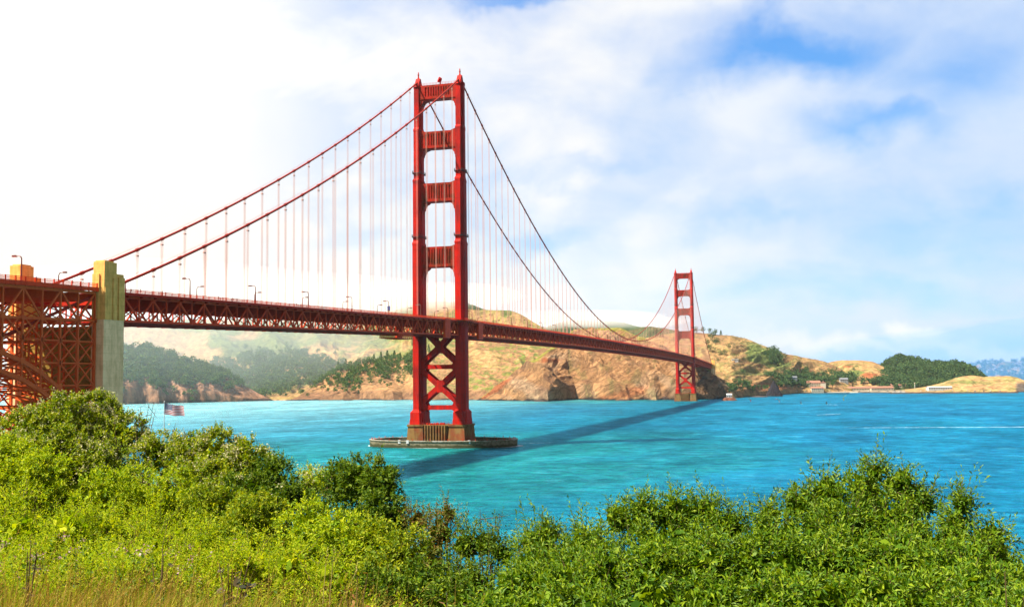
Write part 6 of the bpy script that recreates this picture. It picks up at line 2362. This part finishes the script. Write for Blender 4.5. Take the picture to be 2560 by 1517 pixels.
shrub('tallest willow bush, open branched with water showing through', [(1990, 1215, 14, 26), (2070, 1168, 14, 38), (2040, 1205, 14, 45), (2150, 1160, 14, 42), (2185, 1142, 14, 16), (2240, 1155, 14, 40), (2300, 1200, 14, 36), (2170, 1215, 13.7, 110), (2080, 1260, 13.5, 90), (2260, 1262, 13.4, 90)],
      M_WILLOW, WL_, .23, 10, 50, wg, shoots=.07, seed=225)
shrub('slim willow bush with long bare-tipped shoots right of the tallest one', [(2385, 1262, 13.5, 30), (2400, 1235, 13.5, 12), (2365, 1300, 13.2, 50)], M_WILLOW, WL_, .22, 10, 46, wg, shoots=.12, seed=226)
shrub('rounded willow bush near the right edge of the photo', [(2475, 1290, 13.5, 42), (2440, 1330, 13, 50), (2495, 1345, 13.2, 32)], M_WILLOW, WL_, .22, 10, 50, wg, shoots=.07, seed=227)
shrub('low willow bush touching the right edge', [(2545, 1405, 12, 45), (2600, 1400, 12, 60), (2480, 1420, 11.6, 50)], M_WILLOW, WL_, .22, 10, 56, wg, seed=228)
mid = [(1290, 1395, 11.4), (1400, 1385, 11.3), (1520, 1345, 11.6), (1640, 1325, 11.8), (1770, 1325, 11.8), (1880, 1330, 11.8), (1990, 1330, 11.6), (2110, 1322, 11.6), (2230, 1315, 11.8), (2350, 1352, 11.4), (2450, 1400, 10.9)]
shrub('long front row of bright willow, left part under the domed bush', [(p, r, d, 78) for p, r, d in mid[:4]], M_WILLOW, WL_, .21, 10, 56, wg, seed=229)
shrub('long front row of bright willow, middle part', [(p, r, d, 78) for p, r, d in mid[4:7]], M_WILLOW, WL_, .21, 10, 56, wg, seed=230)
shrub('long front row of bright willow, right part under the tallest bush', [(p, r, d, 78) for p, r, d in mid[7:]], M_WILLOW, WL_, .21, 10, 56, wg, seed=231)
fr = [(1240, 1475, 9.9), (1370, 1450, 9.9), (1500, 1440, 10), (1640, 1420, 10.1), (1780, 1418, 10.1), (1920, 1425, 10.1), (2060, 1420, 10.1), (2200, 1418, 10.1), (2330, 1435, 10), (2450, 1470, 9.8), (2570, 1480, 9.6)]
shrub('nearest willow mass at the bottom, left of centre', [(p, r, d, 92) for p, r, d in fr[:4]] + [(1450, 1530, 9, 120), (1300, 1550, 9, 100)], M_WILLOW, WL_, .20, 10, 56, wg, seed=232)
shrub('nearest willow mass at the bottom, right of centre', [(p, r, d, 92) for p, r, d in fr[4:8]] + [(1700, 1525, 9, 120), (1950, 1525, 9, 120), (2150, 1525, 9, 120)], M_WILLOW, WL_, .20, 10, 56, wg, seed=233)
shrub('nearest willow mass in the bottom right corner', [(p, r, d, 92) for p, r, d in fr[8:]] + [(2380, 1530, 9, 120), (2560, 1550, 9, 110)], M_WILLOW, WL_, .20, 10, 56, wg, seed=234)


def scatter(n, p0, p1, r0, r1, rng, w=None):
    p = rng.uniform(p0, p1, n)
    r = np.sqrt(rng.uniform(r0 ** 2, r1 ** 2, n))
    a = YAW + np.arctan((p - 1280) / FPX)
    x, y = CP[0] + r * np.sin(a), CP[1] + r * np.cos(a)
    if w is not None:
        k = rng.uniform(size=n) < w(p, r, x, y)
        p, r, x, y = p[k], r[k], x[k], y[k]
    return p, r, x, y


def canopy(x, y, p, r):
    return gz(x, y) + .55 + .30 * fbm(x / .9, y / .9, 12, 3) + .25 * fbm(x / 3, y / 3, 13, 2)


# undergrowth: herbs that nobody could count
for nm, lab, mat, n, p0, p1, r0, r1, ll, lw, LL, wf, sd in (
        ('undergrowth', 'bright green herbs covering the slope under the bushes on the left', M_HERB, 9500, -250, 1300, 10.2, 22, .05, .021, .24, lambda p, r, x, y: .35 + .65 * ss(fbm(x / 1.3, y / 1.3, 31, 3), -.3, .1), 301),
        ('undergrowth', 'dark green low plants in the hollows of the slope', M_DARKL, 4200, -250, 2700, 8.6, 21, .05, .022, .22, lambda p, r, x, y: .3 + .7 * ss(fbm(x / 1.3, y / 1.3, 31, 3), .15, -.25), 302),
        ('goldenrod', 'yellow-green goldenrod patch left of the middle above the dry grass', M_GOLD, 9000, -250, 900, 10.6, 15.5, .036, .011, .26, lambda p, r, x, y: ss(fbm(x / 1.6, y / 1.6, 35, 3) - (p - 420) / 900, -.6, -.1), 303)):
    rng = np.random.default_rng(sd)
    p, r, x, y = scatter(n, p0, p1, r0, r1, rng, wf)
    zt_ = canopy(x, y, p, r)
    z = zt_ - rng.uniform(0, 1, len(x)) ** 1.6 * .45
    P = np.stack([x, y, z], 1)
    D = np.array([0, 0, 1.0]) + rng.normal(size=P.shape) * .45
    V, F = sprigs(P, D, LL, 13, ll, lw, rng, 1.0, .2)
    V2, F2 = stems(np.stack([x, y, gz(x, y)], 1)[::4], (P - np.stack([x, y, gz(x, y)], 1))[::4] + 1e-3, (P[:, 2] - gz(x, y))[::4, None], .004, rng)
    mb = MB().add(V, [F]).add(V2, [F2])
    tag(mb.build(nm, mat), lab, 'undergrowth', kind='stuff')


def blades(n, p0, p1, r0, r1, hmin, hmax, w, mat, nm, lab, seed, wf=None, head=False, lean=.35):
    rng = np.random.default_rng(seed)
    p, r, x, y = scatter(n, p0, p1, r0, r1, rng, wf)
    n = len(x)
    h = rng.uniform(hmin, hmax, n)
    a = rng.uniform(0, 2 * PI, n)
    ld = np.stack([np.cos(a), np.sin(a), a * 0], 1) * .6 + np.array([.55, .1, 0])
    ln = rng.uniform(.1, 1, n) * lean
    s = np.linspace(0, 1, 5)
    base = np.stack([x, y, gz(x, y) - .02], 1)
    C_ = base[:, None] + np.array([0, 0, 1.0]) * (h[:, None] * s * (1 - .35 * (ln[:, None] * s) ** 1.2))[..., None] + ld[:, None] * (h[:, None] * ln[:, None] * s ** 2)[..., None]
    wa_ = rng.uniform(0, 2 * PI, n)
    wdv = np.stack([np.cos(wa_), np.sin(wa_), wa_ * 0], 1)[:, None] * (w * (1 - s) ** .6)[None, :, None] * rng.uniform(.7, 1.3, (n, 1, 1))
    V = np.stack([C_ - wdv, C_ + wdv], 2).reshape(n, 10, 3)
    f = np.array([[0, 1, 3, 2], [2, 3, 5, 4], [4, 5, 7, 6], [6, 7, 9, 8]])
    F = (np.arange(n)[:, None, None] * 10 + f).reshape(-1, 4)
    mb = MB().add(V.reshape(-1, 3), [F])
    if head:
        k = rng.uniform(size=n) < .35
        tip = C_[k, -1]
        dr = C_[k, -1] - C_[k, -2]
        Vh, Fh = sprigs(tip - dr * .3, dr, .09, 9, .022, .006, rng, .35, 0)
        mb.add(Vh, [Fh])
    tag(mb.build(nm, mat), lab, 'grass', kind='stuff')


blades(6000, -250, 950, 6.6, 9.9, .25, .72, .0038, M_GRASS, 'dry_grass', 'long golden dry grass at the bottom left', 401, lambda p, r, x, y: ss(1000 - p + (10 - r) * 120 + fbm(x, y, 44, 3) * 500, -200, 300) * (.25 + .75 * ss(fbm(x / .5, y / .5, 48, 3), -.25, .25)) * ss(r + fbm(x / 1.2, y / 1.2, 47, 3) * 1.5, 10.9, 9.3), True, .8)
blades(20000, -250, 1350, 6.6, 11.5, .22, .60, .0042, M_GRASSG, 'green_grass', 'green grass mixed into the dry grass in front', 402, None, False, .7)
blades(420, -200, 1180, 8.2, 11.5, .7, 1.05, .0035, M_GRASS, 'tall_grass', 'tall arching seed stalks over the dry grass', 403, None, True, .7)

# pink-white wild flowers among the herbs on the left
rng = np.random.default_rng(55)
p, r, x, y = scatter(150, -20, 620, 10.5, 15, rng)
q = np.stack([x, y, canopy(x, y, p, r) + .12], 1)
q = np.repeat(q, 7, 0) + RNG.normal(size=(len(q) * 7, 3)) * .022
V, F = rand_quads(q, .013, rng)
tag(mesh_obj('wild_flowers', V, [F], M_PINK), 'tiny pink and white blossoms sprinkled in the herbs at the left edge', 'flowers', kind='stuff')


def leafy_plant(label, px, row, d, h, nleaf, lsize, mat, seed, name='weed', roundl=True, spreadw=.25):
    rng = np.random.default_rng(seed)
    top = at(px, row, d)
    b = np.array([top[0], top[1], float(gz(np.array([top[0]]), np.array([top[1]]))[0])])
    t_ = thing(name, label, 'plant', tuple(b))
    mb, lf = MB(), MB()
    H = top[2] - b[2]
    for k in range(max(3, nleaf // 5)):
        a = rng.uniform(0, 6.28)
        e = b + np.array([math.cos(a) * spreadw, math.sin(a) * spreadw, H * rng.uniform(.75, 1.0)])
        mid_ = (b + e) / 2 + np.array([0, 0, H * .12])
        mb.tube([b, mid_, e], [.008, .006, .003], 5)
        for i in range(5):
            f_ = rng.uniform(.45, 1)
            c = b + (e - b) * f_ + rng.normal(size=3) * .04
            dr = rng.normal(size=3)
            dr[2] = -.35
            dr /= np.linalg.norm(dr)
            w = np.cross(dr, [0, 0, 1]) + rng.normal(size=3) * .3
            w /= np.linalg.norm(w)
            s = lsize * rng.uniform(.6, 1.2)
            prof = [(0, 0), (.18, .34), (.42, .44), (.7, .30), (1, 0)]
            nn = np.cross(dr, w)
            pts = [c + dr * s * u_ + w * s * v_ * (1 if roundl else .7) + nn * s * .12 * v_ for u_, v_ in prof] + [c + dr * s * u_ - w * s * v_ * (1 if roundl else .7) + nn * s * .12 * v_ for u_, v_ in prof[-2:0:-1]]
            lf.add(pts, [list(range(len(pts)))])
    mb.build('stems', M_TWIG, t_)
    lf.build('leaves', mat, t_)


M_DKLEAF = leaf_mat('withered_dark_leaf', (.03, .035, .012), (.06, .055, .018), (.11, .07, .025), .2, .6, .3)
M_BRLEAF = leaf_mat('brown_leaf', (.22, .12, .03), (.34, .15, .04), (.40, .22, .05), .3, .6, .3)
leafy_plant('dark withered plant with round leaves standing in the dry grass', 575, 1385, 8.9, .6, 42, .075, M_DKLEAF, 501, spreadw=.16)
leafy_plant('small dark plant in the dry grass at the far left', 70, 1340, 9.4, .6, 22, .05, M_DKLEAF, 502, spreadw=.07)
leafy_plant('dark plant in the herbs left of the withered round-leaved one', 400, 1360, 9.4, .6, 20, .045, M_DKLEAF, 503, spreadw=.14)
leafy_plant('large orange-brown leaves of a plant at the right edge', 2515, 1405, 8.2, .6, 12, .13, M_BRLEAF, 504, roundl=False, spreadw=.10)
leafy_plant('brown-leaved weed low in the middle foreground', 1110, 1455, 8.6, .5, 16, .07, M_BRLEAF, 505, roundl=False, spreadw=.08)
leafy_plant('reddish-leaved weed above the dry grass in the middle', 890, 1400, 9.6, .5, 16, .07, M_BRLEAF, 506, roundl=False, spreadw=.1)


def twigs(label, px, row, d, seed, n=7, w=.45, mat=None):
    rng = np.random.default_rng(seed)
    top = at(px, row, d)
    b = np.array([top[0], top[1], float(gz(np.array([top[0]]), np.array([top[1]]))[0])])
    mb = MB()
    H = top[2] - b[2]
    for k in range(n):
        a = rng.uniform(0, 6.28)
        e = b + np.array([math.cos(a) * w * .5, math.sin(a) * w * .5, H * rng.uniform(.7, 1)])
        m1 = b + (e - b) * .5 + rng.normal(size=3) * .06
        mb.tube([b, m1, e], [.011, .008, .003], 5)
        for j in range(4):
            s = m1 + (e - m1) * rng.uniform(0, 1)
            e2 = s + rng.normal(size=3) * np.array([.14, .14, .10]) + np.array([0, 0, .08])
            mb.tube([s, (s + e2) / 2 + rng.normal(size=3) * .015, e2], [.005, .004, .002], 4)
    o = mb.build('bare_twigs', M_TWIG if mat is None else mat)
    tag(o, label, 'twigs')


twigs('leafless branching twigs left of the flag against the water', 378, 1030, 19.5, 601, 8, .8)
twigs('leafless twigs over the right shoulder of the big blossoming bush', 322, 1005, 20.3, 602, 6, .9)
twigs('thin dry dark stalk sticking up over the water left of the round bush', 820, 1092, 16.8, 603, 2, .12)
twigs('bare reddish twigs right of the round dark bush', 1048, 1240, 14.7, 604, 4, .3)
twigs('thin bare twigs above the ragged bush', 1225, 1265, 13.3, 605, 4, .25)
for i, (px, row, lab) in enumerate(((815, 1405, 'tall straw stalk in the bottom middle, left one of the pair'), (832, 1400, 'tall straw stalk in the bottom middle, right one of the pair'), (890, 1430, 'bent straw stalk leaning right in the bottom middle'))):
    d = 8.3
    top = at(px, row, d)
    b0 = at(px - (0 if i < 2 else 90), 1530, d)
    b = np.array([b0[0], b0[1], float(gz(np.array([b0[0]]), np.array([b0[1]]))[0])])
    mid_ = (b + top) / 2 + np.array([-.03, 0, .06])
    mb = MB().tube([b, mid_, top], [.004, .0035, .002], 5)
    rng = np.random.default_rng(700 + i)
    V, F = sprigs(np.array([top - np.array([0, 0, .02])]), np.array([[.1, 0, 1.0]]), .14, 16, .03, .007, rng, .4, 0)
    mb.add(V, [F])
    tag(mb.build('straw_stalk', plain('straw', (.55, .42, .14), .7)), lab, 'grass stalk')
